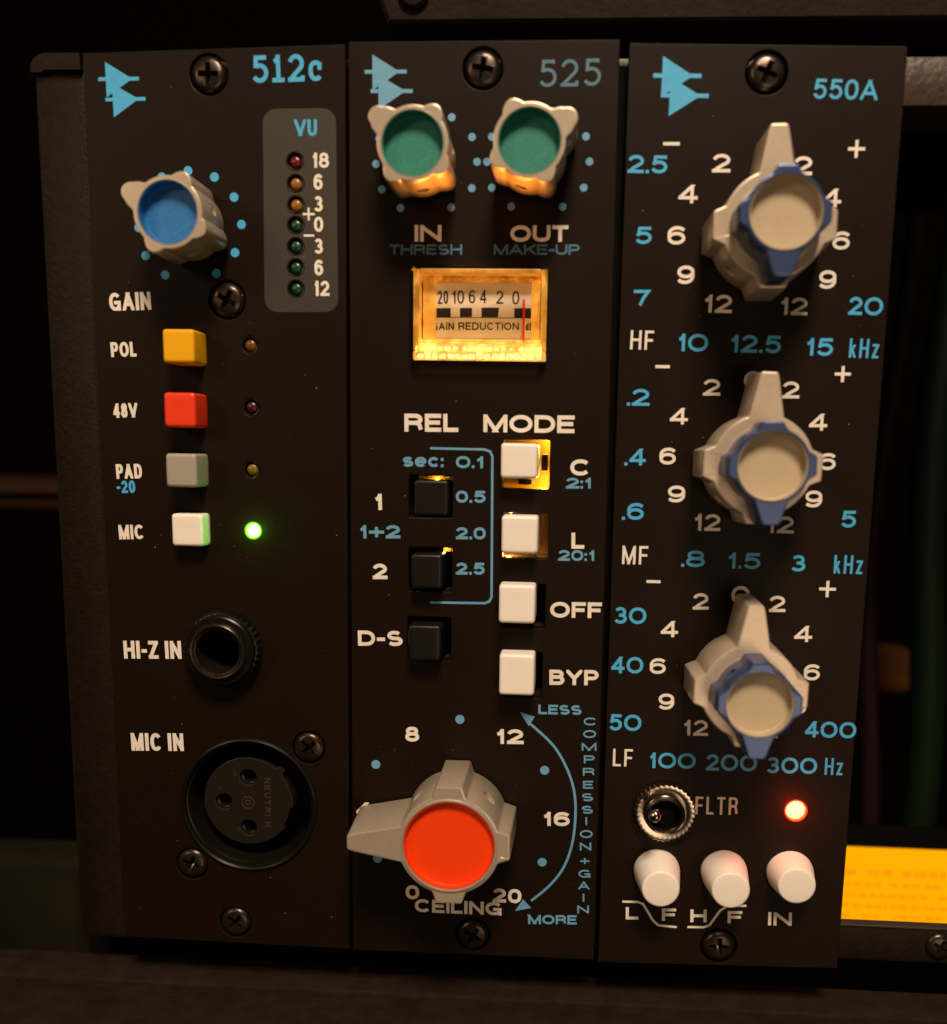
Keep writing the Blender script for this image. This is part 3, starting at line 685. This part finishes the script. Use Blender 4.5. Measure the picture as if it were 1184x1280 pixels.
# ---- module 1
R0 = roots[0]
bm = bmesh.new()
(q0, q1, q2, q3) = VU_PANEL
base = rrect(0, 0, 1, 1, .01, 1)
def quad_round(q, r, k=6):
    pts = []; n = 4
    for i in range(4):
        p = Vector(q[i]); a = (Vector(q[i - 1]) - p).normalized(); b = (Vector(q[(i + 1) % 4]) - p).normalized()
        c = p + (a + b) * r
        s0 = p + a * r; s1 = p + b * r
        for j in range(k + 1):
            t = math.radians(90 * j / k); pts.append(tuple(c - b * r * math.cos(t) - a * r * math.sin(t)))
    return pts
vp = quad_round([q0, q1, q2, q3], 1.9)
me = plate_mesh('meter_panel', vp, [circ(1.3, 28, x, y) for x, y in LED_VU], .0005, .0085, .0005)
link_mesh('meter_panel', me, MGREY, R0, label='dark grey rounded rectangle printed round the seven level lamps')
kinds = ['red', 'amber', 'amber', 'green', 'green', 'green', 'green']
names = ['dark red lamp beside the 18', 'dull amber lamp beside the upper 6', 'dull amber lamp beside the upper 3', 'dark green lamp beside the 0', 'dark green lamp beside the lower 3', 'dark green lamp beside the lower 6', 'dark green lamp beside the 12']
for (x, y), k, nm in zip(LED_VU, kinds, names): led(R0, x, y, k, .96, -.30, nm)
for (x, y), k, nm in zip(LED_SW, ['dimamber', 'darkred', 'olive', 'green_on'], ['unlit amber lamp right of the yellow button', 'unlit dark red lamp right of the red button', 'unlit yellow lamp right of the grey button', 'lit green lamp right of the white button']):
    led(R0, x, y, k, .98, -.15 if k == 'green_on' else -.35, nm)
x, y = LED_SW[3]; lamp('green_led_glow', 'POINT', (x, -1.5, y), .0009, (.16, 1, .02), .9)
for (k, rc, h), nm in zip(CAPS1, ['yellow square button beside POL', 'red square button beside 48V', 'grey square button beside PAD', 'pushed in white square button beside MIC']):
    cube_cap(R0, k, rc, h, label=nm)
for i, (x, y) in enumerate(SCREW1): screw(R0, x, y, -.25 if i < 2 else -.35, 2.5 if i < 2 else 2.42, [0, 28, 48, 20, 38][i])
# small knobs
def small_knob(parent, x, y, ang, capm, label):
    rad = lobed(4.72, [(ang, 5.6, 2.0, 1.6)] + [(ang + d, 5.0, 1.5, 1.3) for d in (-90, 90, 180)], n=480, sm=1.7, discs=[(5.55, 1.36, ang)] + [(4.42, 1.26, ang + d) for d in (-90, 90, 180)])
    bm = knob_bm(rad, 9.4, 4.07, .14, 2.1, bev=.16, z0=1.1, draft=1.0, lip=.05)
    o = finish('knob', bm, MKNOB, parent, (x, y, 0), label=label)
    for d in (-135, -45 - 180 + 90): pass
    for d in (-135, 135 if ang > 90 else -45):
        drill(o, 4.72, .85, 4.6, ang + d); set_screw(o, 4.1, 4.6, ang + d, .82)
    finish('cap', cap_bm(4.06, 7.55, 9.32), capm, o)
    return o
kx = {k[0]: k for k in KNOBS}
small_knob(R0, kx['gain'][1], kx['gain'][2], kx['gain'][3], MCBLUE, 'silver knob with a blue cap above GAIN')
# jack
jx, jy = JACK
jk = thing('tmp', 'x', 'x', (0, 0, 0)); bpy.data.objects.remove(jk)
bm = bmesh.new(); n = 144
def knurl(r, d, teeth):
    return [((r - d * (.5 + .5 * math.cos(teeth * 2 * math.pi * i / n))) * math.cos(2 * math.pi * i / n), (r - d * (.5 + .5 * math.cos(teeth * 2 * math.pi * i / n))) * math.sin(2 * math.pi * i / n)) for i in range(n)]
loft(bm, [(knurl(5.85, .35, 36), .0), (knurl(5.9, .4, 36), .3), (knurl(5.9, .4, 36), 1.7), (knurl(5.65, .25, 36), 2.0), (circ(5.35, n), 2.05), (circ(5.25, n), 3.0), (circ(5.05, n), 3.15), (circ(4.35, n), 3.15), (circ(4.35, n), .5)], False, False)
nut = finish('jack_socket', bm, MBLACK, R0, (jx, jy, 0), angle=30, label='black threaded jack socket right of HI-Z IN')
bm = bmesh.new(); lathe(bm, [(4.33, .5), (4.33, 3.5), (4.2, 3.8), (4.0, 3.92), (3.75, 3.85), (3.55, 3.55), (3.35, 3.5), (3.25, 3.2), (3.2, -12)], 64, False, True)
finish('bushing', bm, MSCREW, nut)
# XLR
xx, xy = XLR
bm = bmesh.new(); lathe(bm, [(10.8, .0), (10.7, .34), (10.45, .48), (10.2, .30), (10.05, -.3), (9.9, -.35), (9.75, -.15), (9.55, -.6), (9.4, -9), (9.0, -9.4)], 96, False, True)
xlr = finish('microphone_socket', bm, MBLACK, R0, (xx, xy, 0), label='black round three hole microphone socket below MIC IN')
cc = [(p[0] - xx, p[1] - xy) for p in CIRC]
ox, oy = cc[0][0] + .05, cc[0][1] + .25
outl = []
for i in range(120):
    th = math.radians(3 * i); r = 7.15
    d = (i * 3 - 44 + 180) % 360 - 180
    if abs(d) < 5: r = 7.95 
    if -32 < d < -5: r = 6.98
    d2 = (i * 3 - 340 + 180) % 360 - 180
    if abs(d2) < 14: r = 6.75
    outl.append((ox + r * math.cos(th), oy + r * math.sin(th)))
me = plate_mesh('socket_insert', outl, [circ(1.30, 28, px, py) for px, py in cc[1:]], -8, -1.8, .16)
link_mesh('socket_insert', me, mat('socket_plastic', (.012, .0085, .006), .42, spec=.3, bump=.01, bscale=2500), xlr)
bm = bmesh.new()
for px, py in cc[1:]: lathe(bm, [(1.20, -2.5), (.95, -2.6), (.85, -3.0), (.80, -7)], 24, False, True, px, py)
finish('contact_sleeves', bm, MBLACK, xlr)
bm = bmesh.new(); px, py = cc[0]
lathe(bm, [(1.05, -1.82), (1.0, -1.72), (.90, -1.72), (.86, -1.82)], 32, False, False, px, py)
lathe(bm, [(.5, -1.82), (.45, -1.74), (.30, -1.74), (.26, -1.82)], 20, False, False, px, py)
for k_, s_ in enumerate('NEUTRIK'):
    text(bm, s_, 'semi', px + 2.7, py + 4.25 - k_ * 1.22, .9 if s_ != 'I' else .22, .95, -math.pi / 2, -1.76)
for s_, qx, qy in (('2', px - 2.2, py + 4.4), ('3', px - 4.8, py + 1.9), ('1', px - 2.0, py - 4.9)): text(bm, s_, 'thin', qx, qy, .55, .8, 0, -1.76)
finish('embossed_lettering', bm, mat('embossed_plastic', (.045, .032, .024), .35), xlr, label='maker name embossed in a column on the socket face')

# ---- module 2
R1 = roots[1]
for i, (x, y) in enumerate(SCREW2): screw(R1, x, y, -.35, 2.5, [8, 30][i])
small_knob(R1, kx['in'][1], kx['in'][2], kx['in'][3], MCGREEN, 'silver knob with a green cap above IN')
small_knob(R1, kx['out'][1], kx['out'][2], kx['out'][3], MCGREEN, 'silver knob with a green cap above OUT')
_, kxx, kyy, ka = kx['ceiling']
rad = lobed(7.35, [(ka, 14.7, 2.75, 1.15)] + [(ka + d, 8.7, 2.55, 1.85) for d in (-90, 90, 180)], n=540, sm=.6)
bm = knob_bm(rad, 12.1, 6.45, .5, 1.0, bev=.2, z0=.6, draft=1.035, lip=.22)
ck = finish('knob', bm, MKNOB, R1, (kxx, kyy, 0), label='large silver pointer knob with an orange cap')
for a_ in (ka - 135, ka - 45):
    drill(ck, 7.35, 1.2, 6.4, a_); set_screw(ck, 6.7, 6.4, a_, 1.15)
finish('cap', cap_bm(6.44, 11.2, 12.15), MCRED, ck)
MDIMHOUSE = mat('dim_housing', (.22, .11, .03), .4); MSHADEHOUSE = mat('shaded_housing', (.02, .012, .007), .5)  # darker housings for the dimmer holes: shade put into the colour
nm7 = ['white square button left of C', 'white square button left of L', 'white square button left of OFF', 'white square button left of BYP',
       'recessed black square button right of 1', 'black square button right of 2', 'black square button right of D-S']
for (k, rc, h, hr), nm in zip(CAPS2, nm7):
    cube_cap(R1, k, rc, h, z0=-6, label=nm)
    pocket(R1, hr, 6.5, MBRASS if nm.endswith('of C') else MDIMHOUSE if nm.endswith('of L') else MSHADEHOUSE)
    if nm.endswith('of C'):
        bm = bmesh.new(); box(bm, hr[2] - 1.25, hr[2] - .35, hr[1] + 2.6, hr[1] + 5.0, -6, -2.6, .1); box(bm, hr[0] + 2.2, hr[0] + 4.2, hr[1] + .55, hr[1] + 1.3, -6, -3.2, .1); finish('switch_frame', bm, MBLACK, R1)
    if nm.endswith('of 1'):
        bm = bmesh.new(); box(bm, hr[0] + 1.0, hr[2] - .15, hr[3] - .75, hr[3] - .12, -6, -2.9, .08); finish('lit_strip', bm, MBRASS, R1)  # brass strip added as the lit top edge of the hole
    if nm.endswith('of 2'):
        bm = bmesh.new(); box(bm, hr[2] - 1.7, hr[2] - .3, hr[3] - .9, hr[3] - .2, -6, -2.7, .2); finish('lit_strip', bm, MBRASS, R1)  # small brass block added as the lit spot in the hole
def pk(i, fx, fy, z, e, r=.5):
    hr = CAPS2[i][3]; lamp('meter_lamp_spill', 'POINT', (hr[0] + (hr[2] - hr[0]) * fx, -z, hr[1] + (hr[3] - hr[1]) * fy), e, (1, .60, .14), r)
pk(0, .93, .93, -4.2, .0011); pk(0, .85, .10, -4.2, .0010)
pk(1, .12, .06, -4.0, .00030, .3); pk(1, .15, .95, -4.0, .00022, .3)
pk(4, .60, .90, -2.2, .00020, .3); pk(5, .80, .90, -2.0, .00016, .3)
# bracket, arrow
bm = bmesh.new()
strip(bm, BRACKET, .34, False, lambda u, v: (u, v), .012, (0, 0))
def smooth_curve(P, k=8):
    out = []
    Q = [Vector(p) for p in P]
    for i in range(len(Q) - 1):
        p0 = Q[max(0, i - 1)]; p1 = Q[i]; p2 = Q[i + 1]; p3 = Q[min(len(Q) - 1, i + 2)]
        for j in range(k):
            t = j / k; out.append(tuple(.5 * ((2 * p1) + (p2 - p0) * t + (2 * p0 - 5 * p1 + 4 * p2 - p3) * t * t + (3 * p1 - p0 - 3 * p2 + p3) * t ** 3)))
    out.append(tuple(Q[-1])); return out
finish('bracket_line', bm, MBLUE2, R1)
bm = bmesh.new()
strip(bm, smooth_curve(ARC), .38, False, lambda u, v: (u, v), .012, (0, 0))
for tri in (AH1, AH2): bm.faces.new([bm.verts.new(W(u, v, .016)) for u, v in tri])
finish('curved_arrow', bm, MBLUE2, R1)
# meter: clear block standing proud of the faceplate, lit from below inside
mx0, my0, mx1, my1 = METER_OUT; mcx, mcy = (mx0 + mx1) / 2, (my0 + my1) / 2
bm = bmesh.new()
def mr(d, r=.5): return rrect(mx0 + d, my0 + d, mx1 - d, my1 - d, r, 3)
# tray (amber light guide) behind the card
loft(bm, [(mr(.15), -.4), (mr(.15), -7), ], False, True)
loft(bm, [(mr(.02), -.4), (mr(.02), -7.2), ], False, True)
meter = finish('meter', bm, MAMBER, R1, (0, 0, 0), recalc=False, label='glowing amber gain reduction meter window')
cx0, cy0, cx1, cy1 = METER_CARD
bm = bmesh.new(); box(bm, cx0 - .9, cx1 + .9, cy0, cy1, -2.3, -2.0, .05); finish('scale_card', bm, MCARD, meter)
bm = bmesh.new()
for (_, _, st, s, x, y, wd, H, ang, h) in meter_text: text(bm, s, st, x, y, wd, H, ang, -1.97)
bl = BLOCKS
for i in range(0, 16, 4):
    q = bl[i:i + 4]; bm.faces.new([bm.verts.new(W(u, v, -1.975)) for u, v in q])
strip(bm, [bl[16], bl[17]], .10, False, lambda u, v: (u, v), -1.985, (0, 0))
finish('scale_print', bm, MINK, meter)
bm = bmesh.new(); strip(bm, NEEDLE, .30, False, lambda u, v: (u, v), -1.5, (0, 0)); strip(bm, NEEDLE, .30, False, lambda u, v: (u, v), -1.6, (0, 0))
finish('needle', bm, MNEEDLE, meter)
# clear frame: stepped bezel of the transparent cover
MCLEAR = bpy.data.materials.new('clear_cover'); MCLEAR.use_nodes = True
nt = MCLEAR.node_tree; nt.nodes.clear(); o_ = nt.nodes.new('ShaderNodeOutputMaterial'); mxs = nt.nodes.new('ShaderNodeMixShader')
tr = nt.nodes.new('ShaderNodeBsdfTransparent'); gl = nt.nodes.new('ShaderNodeBsdfGlossy'); fr = nt.nodes.new('ShaderNodeFresnel')
tr.inputs[0].default_value = (1, .97, .90, 1); gl.inputs[1].default_value = .06; fr.inputs[0].default_value = 1.5
nt.links.new(fr.outputs[0], mxs.inputs[0]); nt.links.new(tr.outputs[0], mxs.inputs[1]); nt.links.new(gl.outputs[0], mxs.inputs[2]); nt.links.new(mxs.outputs[0], o_.inputs[0])
def glow(name, col, s, sc=600, lo=.5, hi=1.4):
    """lit translucent plastic: gives off the meter lamp's light, unevenly"""
    m = bpy.data.materials.new(name); m.use_nodes = True; nt = m.node_tree; b = nt.nodes['Principled BSDF']
    b.inputs['Base Color'].default_value = (.7, .42, .10, 1); b.inputs['Roughness'].default_value = .25
    tc = nt.nodes.new('ShaderNodeTexCoord'); t = nt.nodes.new('ShaderNodeTexNoise'); t.inputs['Scale'].default_value = sc; t.inputs['Detail'].default_value = 3
    r = nt.nodes.new('ShaderNodeMapRange'); r.inputs[1].default_value = .35; r.inputs[2].default_value = .65; r.inputs[3].default_value = lo * s; r.inputs[4].default_value = hi * s
    nt.links.new(tc.outputs['Object'], t.inputs['Vector']); nt.links.new(t.outputs['Fac'], r.inputs[0])
    b.inputs['Emission Color'].default_value = (*col, 1); nt.links.new(r.outputs[0], b.inputs['Emission Strength'])
    return m
MG_BOT = glow('lit_light_guide', (1, .52, .11), .85, 700, .5, 1.4)
MG_RIB = glow('bright_ribs', (1, .66, .22), 1.7, 900, .5, 1.5)
MG_SIDE = glow('lit_side_guide', (1, .44, .06), .34, 420, .4, 1.7)
MG_TOP = glow('dim_top_guide', (1, .36, .035), .13, 700, .2, 2.2)
# bottom light guide: ribbed bar; sides; top
bm = bmesh.new()
box(bm, mx0 + .15, mx1 - .15, my0 + .1, my0 + 1.35, -2.2, .55, .2)
box(bm, mx0 + .9, mx1 - .9, my0 + 1.5, my0 + 2.2, -2.4, -.6, .1)
box(bm, mx0 + .9, mx1 - .9, my0 + 2.32, my0 + 2.62, -2.4, -.9, .08); box(bm, mx0 + .9, mx1 - .9, my0 + 2.74, cy0 + .1, -2.6, -1.5, .08)
finish('light_guide', bm, MG_BOT, meter)
bm = bmesh.new()
for i in range(17):
    x = mx0 + 1.2 + i * (mx1 - mx0 - 2.4) / 16 + random.uniform(-.06, .06)
    w_ = random.uniform(.36, .56); box(bm, x - w_, x + .5, my0 + random.uniform(.16, .3), my0 + 1.1 + random.uniform(-.2, .12), .3, .62 + random.uniform(0, .2), .22)
for i in range(15):
    x = mx0 + 1.6 + i * (mx1 - mx0 - 3.2) / 14 + random.uniform(-.1, .1)
    box(bm, x - random.uniform(.2, .6), x + random.uniform(.15, .6), my0 + 1.60, my0 + 2.08, -1, -.45 + random.uniform(-.05, .1), .12)
finish('ribs', bm, MG_RIB, meter)
bm = bmesh.new()
for sgn in (0, 1):
    a, b = (mx0 + .15, mx0 + 1.0) if sgn == 0 else (mx1 - 1.0, mx1 - .15)
    box(bm, a, b, my0 + 1.4, my1 - .2, -2.2, .5, .18)
    a, b = (mx0 + 1.2, cx0 - .05) if sgn == 0 else (cx1 + .05, mx1 - 1.2)
    box(bm, a, b, my0 + 2.3, my1 - 1.3, -2.6, -1.7, .1)
finish('side_guide', bm, MG_SIDE, meter)
bm = bmesh.new(); box(bm, mx0 + 1.02, mx1 - 1.02, my1 - .8, my1 - .15, -2.2, .5, .15)
box(bm, mx0 + 1.0, mx1 - 1.0, cy1 + .05, my1 - .85, -2.6, -1.9, .1)
for i in range(17):
    x = mx0 + 1.6 + i * (mx1 - mx0 - 3.2) / 16
    lathe(bm, [(.30, -1.95), (.24, -1.75), (.1, -1.65)], 8, False, True, x, my1 - 1.15)
finish('top_guide', bm, MG_TOP, meter)
bm = bmesh.new()
loft(bm, [(mr(-.05, 1.2), .02), (mr(-.05, 1.2), 1.9), (mr(.2, 1.0), 2.25), (mr(.75, .4), 2.25), (mr(.95, .3), 1.75), (mr(1.1, .3), 1.7)], False, True)
finish('clear_cover', bm, MCLEAR, meter)
for fx, e in ((.12, 1), (.5, .8), (.88, 1)):
    lamp('meter_lamp', 'POINT', (mx0 + (mx1 - mx0) * fx, -.6, my0 + 1.9), .00022 * e, (1, .56, .16), .5)
l_ = lamp('knob_underside_glow', 'AREA', (mcx, -2.4, my1 + .10), .0017, (1, .31, .035), 15, (mcx, -2.4 - 50 * math.tan(math.radians(24)), my1 + 50), .8); l_.data.spread = math.radians(62)  # unseen lamp added to throw the meter's orange glow on the knob undersides
# ---- module 3
R2 = roots[2]
for i, (x, y) in enumerate(SCREW3): screw(R2, x, y, -.30, 2.5, [22, 0][i])
for i, (o1, c2, t1, t2) in enumerate(DUAL):
    bx, by = (o1[0] + c2[0]) / 2, (o1[1] + c2[1]) / 2
    a1 = math.degrees(math.atan2(t1[1] - o1[1], t1[0] - o1[0])); a2 = math.degrees(math.atan2(t2[1] - c2[1], t2[0] - c2[0]))
    nm = ['top', 'middle', 'bottom'][i]
    rad = lobed(6.75, [(a1, 12.2, 2.35, 1.15)] + [(a1 + d, 7.85, 2.5, 1.75) for d in (-90, 90, 180)], n=540, sm=.7)
    bm = knob_bm(rad, 10, 4.5, .8, .8, bev=.2, z0=.6, draft=1.03, lip=.05)
    ok = finish('outer_knob', bm, MKNOB2, R2, (bx, by, 0), label='beige pointer knob at the back of the %s stacked pair' % nm)
    drill(ok, 6.75, 1.0, 5, a1 + 135); set_screw(ok, 6.1, 5, a1 + 135, .95)
    rad = lobed(4.85, [(a2, 7.5, 2.15, 1.1)] + [(a2 + d, 5.55, 1.9, 1.2) for d in (-90, 90, 180)], n=480, sm=1.6)
    bm = knob_bm(rad, 16.4, 4.42, .12, 1.9, bev=.2, z0=10.3, draft=1.03, lip=.10)
    ik = finish('inner_knob', bm, MBKNOB, R2, (bx, by, 0), label='blue pointer knob at the front of the %s stacked pair' % nm)
    for a_ in (a2 - 135, ):
        drill(ik, 4.85, .8, 13.2, a_); set_screw(ik, 4.45, 13.2, a_, .75)
    finish('cap', cap_bm(4.41, 14.7, 16.35), MCTAN, ik)
for ((x, y), h), nm in zip(ROUND, ['LF filter', 'HF filter', 'IN']):
    bm = bmesh.new(); L = [(3.55, -4), (3.52, .2), (2.80, h - .35), (2.74, h - .14), (2.62, h - .03), (2.45, h), (1.2, h)]
    lathe(bm, L, 56, False, True)
    finish('push_button', bm, MBTN['white'], R2, (x, y, 0), angle=50, label='%scream round tapered button above %s' % ('pushed in ' if nm == 'IN' else '', nm if nm == 'IN' else 'the %s mark' % nm))
    bm = bmesh.new(); lathe(bm, [(4.6, -2.35), (4.6, -6), ], 24, False, True); finish('button_well', bm, MDARK, R2, (x, y, 0))
bm = bmesh.new()
strip(bm, LFCURVE, .36, False, lambda u, v: (u, v), .012, (0, 0)); strip(bm, HFCURVE, .36, False, lambda u, v: (u, v), .012, (0, 0))
finish('filter_curve_marks', bm, MWHITE, R2)
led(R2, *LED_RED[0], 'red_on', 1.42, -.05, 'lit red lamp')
x, y = LED_RED[0]; lamp('red_led_glow', 'POINT', (x, -2.0, y), .0022, (1, .02, .005), 1.2)
# toggle switch
tx_, ty_ = TOGGLE; bm = bmesh.new()
loft(bm, [(knurl(4.75, .45, 34), 0), (knurl(4.75, .45, 34), 1.2), (knurl(4.5, .2, 34), 1.5), (circ(4.1, n), 1.55), (circ(3.5, n), 1.45), (circ(3.15, n), 1.4), (circ(3.1, n), 1.0)], False, False)
tg = finish('toggle_switch', bm, MCHROME, R2, (tx_, ty_, 0), angle=25, label='chrome toggle switch left of FLTR')
bm = bmesh.new(); lathe(bm, [(3.08, 0), (3.08, 2.2), (2.95, 2.5), (2.7, 2.62), (2.4, 2.5), (2.25, 2.2), (2.2, -3)], 64, False, True)
finish('bushing', bm, MCHROME, tg)
bm = bmesh.new(); lathe(bm, [(.5, 0), (.55, 1.5), (.65, 5), (.70, 5.8), (.9, 6.5), (.95, 7.0), (.78, 7.45), (.4, 7.7)], 32, True, True)
lv = finish('lever', bm, MCHROME, tg)
bm = bmesh.new(); lathe(bm, [(2.24, .6), (1.9, .9), (.9, 1.1)], 40, False, True); finish('dark_plug', bm, MDARK, tg)  # black plug added: the shade inside the bushing as colour
tip = Vector((TOGGLE_TIP[0][0] - tx_, TOGGLE_TIP[0][1] - ty_)); ax_ = Vector((tip.x, -8, tip.y)).normalized()
lv.rotation_euler = Vector((0, -1, 0)).rotation_difference(ax_).to_euler()
for r_, q in zip(roots, PLATES): flecks(r_, 42, q[0][0] + 1, q[1][0] - 1, 3, 130)

# ================================================================== the rack and what stands round it
def bxo(name, m, parent, x0, x1, y0, y1, z0, z1, r=.5, label=None):
    bm = bmesh.new(); box(bm, x0, x1, y0, y1, z0, z1, r); return finish(name, bm, m, parent, label=label)
MRAIL = mat('lit_powder_coat', (.036, .023, .014), .45, bump=.14, bscale=1100, grain=.25, gscale=900)  # lighter copy of the powder coat: the top rail's stronger light in its colour
rk = thing('rack_chassis', 'black textured rack frame round the three modules', 'rack', (0, 0, 0))
bm = bmesh.new()
a = rrect(-8.7, -2.4, -1.2, 131.7, .5, 3)
box(bm, -8.7, -1.0, -2.4, 131.6, -90, -4, .6); finish('side_panel', bm, MTEX, rk)
bm = bmesh.new()  # rounded upper flange
oc = []
for i in range(9):
    t = math.radians(90 + 90 * i / 8); oc.append((-6.4 + 2.3 * math.cos(t), 131.75 + 2.2 * math.sin(t)))
pts = [(-1.3, 131.55), (-1.3, 133.95)] + oc + [(-8.7, 131.2), (-7.2, 131.2), (-6.6, 131.55)]
loft(bm, [(pts, -90), (pts, -3.4), ([(x * .995, y - .12 if y > 132 else y + .05) for x, y in pts], -3.1)], True, True)
finish('flange', bm, MTEX, rk)
bxo('rail', MRAIL, rk, -1.2, 150, 126.4, 132.9, -14, -3.4, .5, 'rail behind the tops of the modules')
bm = bmesh.new()
for gx in (38.2, 76.3): box(bm, gx - 1.2, gx + 1.2, 3, 131.5, -3.2, -2.5, .1)
finish('divider', bm, MDARK, rk)
bxo('rail', MTEX, rk, -1.2, 150, -1.2, 4.3, -9, -6, .4, 'rail behind the feet of the modules')
bxo('rail_lip', mat('edge_highlight', (.09, .065, .045), .4, metal=.5, bump=.02), rk, 113, 150, 4.35, 4.75, -8, -6.3, .15)  # lighter strip paints the highlight along the rail's top edge
bxo('floor_panel', MDARK, rk, -8.5, 112, -2.6, -1.6, -90, -9.5, .3)
bxo('roof_panel', MTEX, rk, -8.5, 150, 133.0, 133.8, -90, -15, .3)
bxo('back_panel', MDARK, rk, -8.5, 112, -1.6, 133, -92, -90, .3)
screw(rk, 131.2, 1.9, -5.9, 2.2, 30)
# lit orange display standing inside the open bay
dp = thing('lit_display', 'glowing orange backlit display in the open bay right of the modules', 'display', (125, -9.3, -50))
bm = bmesh.new(); box(bm, -14, 30, -10.5, 9.6, -12, -.5, .3); finish('display_case', bm, MDARK, dp)
MG_D = bpy.data.materials.new('orange_backlight'); MG_D.use_nodes = True; b = MG_D.node_tree.nodes['Principled BSDF']
b.inputs['Base Color'].default_value = (.25, .06, .0, 1); b.inputs['Specular IOR Level'].default_value = .1; b.inputs['Emission Color'].default_value = (1, .40, .0, 1); b.inputs['Emission Strength'].default_value = 1.0
bm = bmesh.new(); box(bm, -13, 29, -10, 9.1, -1, 0, .15); finish('screen', bm, MG_D, dp)
MTXT = mat('dark_orange_print', (.5, .16, .0), .6, emit=(1, .30, 0), es=.80)
bm = bmesh.new()
rows = [(3.9, 1.5), (1.3, .8), (-1.1, .9), (-3.4, .9), (-5.6, .8)]
for yy, hh in rows:
    x = -4.0
    while x < 24:
        wd = random.uniform(.6, 2.2)
        if random.random() < .82:
            bm.faces.new([bm.verts.new(W(u, v, .05)) for u, v in ((x, yy - hh / 2), (x + wd, yy - hh / 2), (x + wd, yy + hh * random.uniform(.2, .5)), (x, yy + hh / 2))])
        x += wd + random.uniform(.25, .8)
finish('screen_print', bm, MTXT, dp)
bm = bmesh.new(); x = -13
while x < 24:
    wd = random.uniform(.8, 1.8); box(bm, x, x + wd * .9, -10.4, -8.6 + random.uniform(0, .35), -1, .3, .12); x += wd
finish('screen_seal', bm, MDARK, dp)
# equipment above
uu = thing('upper_equipment', 'blurred dark brown equipment case hanging above the modules', 'case', (80, 138.8, 0))
bm = bmesh.new(); pts = [(-39.2, 5.2), (-37.3, -.1), (75, -.1), (75, 40), (-39.2, 40)]
loft(bm, [(pts, -60), (pts, -6.4), ([(x + (.4 if x < 0 else 0), y + (.4 if y < 10 else 0)) for x, y in pts], -6)], True, True)
MUP = mat('brown_panel', (.011, .006, .0035), .6, spec=.1, grain=.3, gscale=120, bump=.12, bscale=900)
finish('case', bm, MUP, uu)
bm = bmesh.new(); lathe(bm, [(2.2, 0), (2.2, .6), (1.8, 1.0), (.6, 1.1)], 32, False, True); finish('feet_bolt', bm, MBLACK, uu, (-33.5, 3.6, -6))
# equipment below
lo = thing('lower_equipment', 'dark brown textured equipment lid running along below the modules', 'case', (60, -12, 0))
MLOW = mat('brown_textured_lid', (.016, .0095, .0055), .6, spec=.15, grain=.25, gscale=300, bump=.15, bscale=900)
bm = bmesh.new(); box(bm, -260, 240, -30, 4.5, -8, -.3, .6); finish('lid', bm, MLOW, lo)
bm = bmesh.new(); box(bm, -260, 240, -30, 4.2, .35, 26, .7); finish('front_lip', bm, MLOW, lo)
# cables hanging in the open bay
for k_, (cx_, col, rr) in enumerate(((136, (.005, .005, .022), 3), (146, (.013, .004, .005), 2.4), (158, (.003, .010, .003), 4))):
    bm = bmesh.new(); rings = []
    for i in range(13):
        zz = 150 - i * 14; q = [bm.verts.new(W(cx_ + 2.5 * math.sin(i * .55 + k_) + rr * math.cos(t), zz, -95 + rr * math.sin(t))) for t in [2 * math.pi * j / 16 for j in range(16)]]; rings.append(q)
    for a_, b_ in zip(rings, rings[1:]):
        for j in range(16): bm.faces.new((a_[j], a_[(j + 1) % 16], b_[(j + 1) % 16], b_[j]))
    o_ = finish('cable', bm, mat('cable_rubber', col, .6, spec=.2)); o_['label'] = 'dim %s cable hanging out of focus in the dark bay on the right' % ('blue', 'dark red', 'green')[k_]; o_['category'] = 'cable'; o_['group'] = 'cables in the open bay'
# things far behind, out of focus
def stuffbox(name, label, cat, m, x0, x1, y0, y1, z0, z1, r=2):
    bm = bmesh.new(); box(bm, x0, x1, y0, y1, z0, z1, r); o = finish(name, bm, m); o['label'] = label; o['category'] = cat; return o
wl = stuffbox('wall', '', '', mat('dark_wall', (.003, .0025, .002), .9, spec=0.), -900, 900, -500, 900, -620, -600, 2); del wl['label'], wl['category']; wl['kind'] = 'structure'
MB1 = mat('brown_bar', (.022, .009, .004), .7, spec=.1)
stuffbox('shelf_board', 'blurred brown horizontal board left of the rack at mid height', 'board', MB1, -260, -30, 58, 68, -190, -150, 4)
MB2 = mat('dark_green_case', (.010, .008, .0045), .6, spec=.1, grain=.3, gscale=60)
stuffbox('dark_case', 'blurred dark olive case at the lower left beside the rack', 'case', MB2, -220, -38, -60, -15.5, -72, -62, 3)
stuffbox('cardboard_box', 'blurred brown box in the dark bay right of the modules', 'box', mat('box_card', (.06, .022, .006), .8, spec=.1, grain=.3, gscale=90), 96, 170, 13, 25.5, -140, -130, 3)
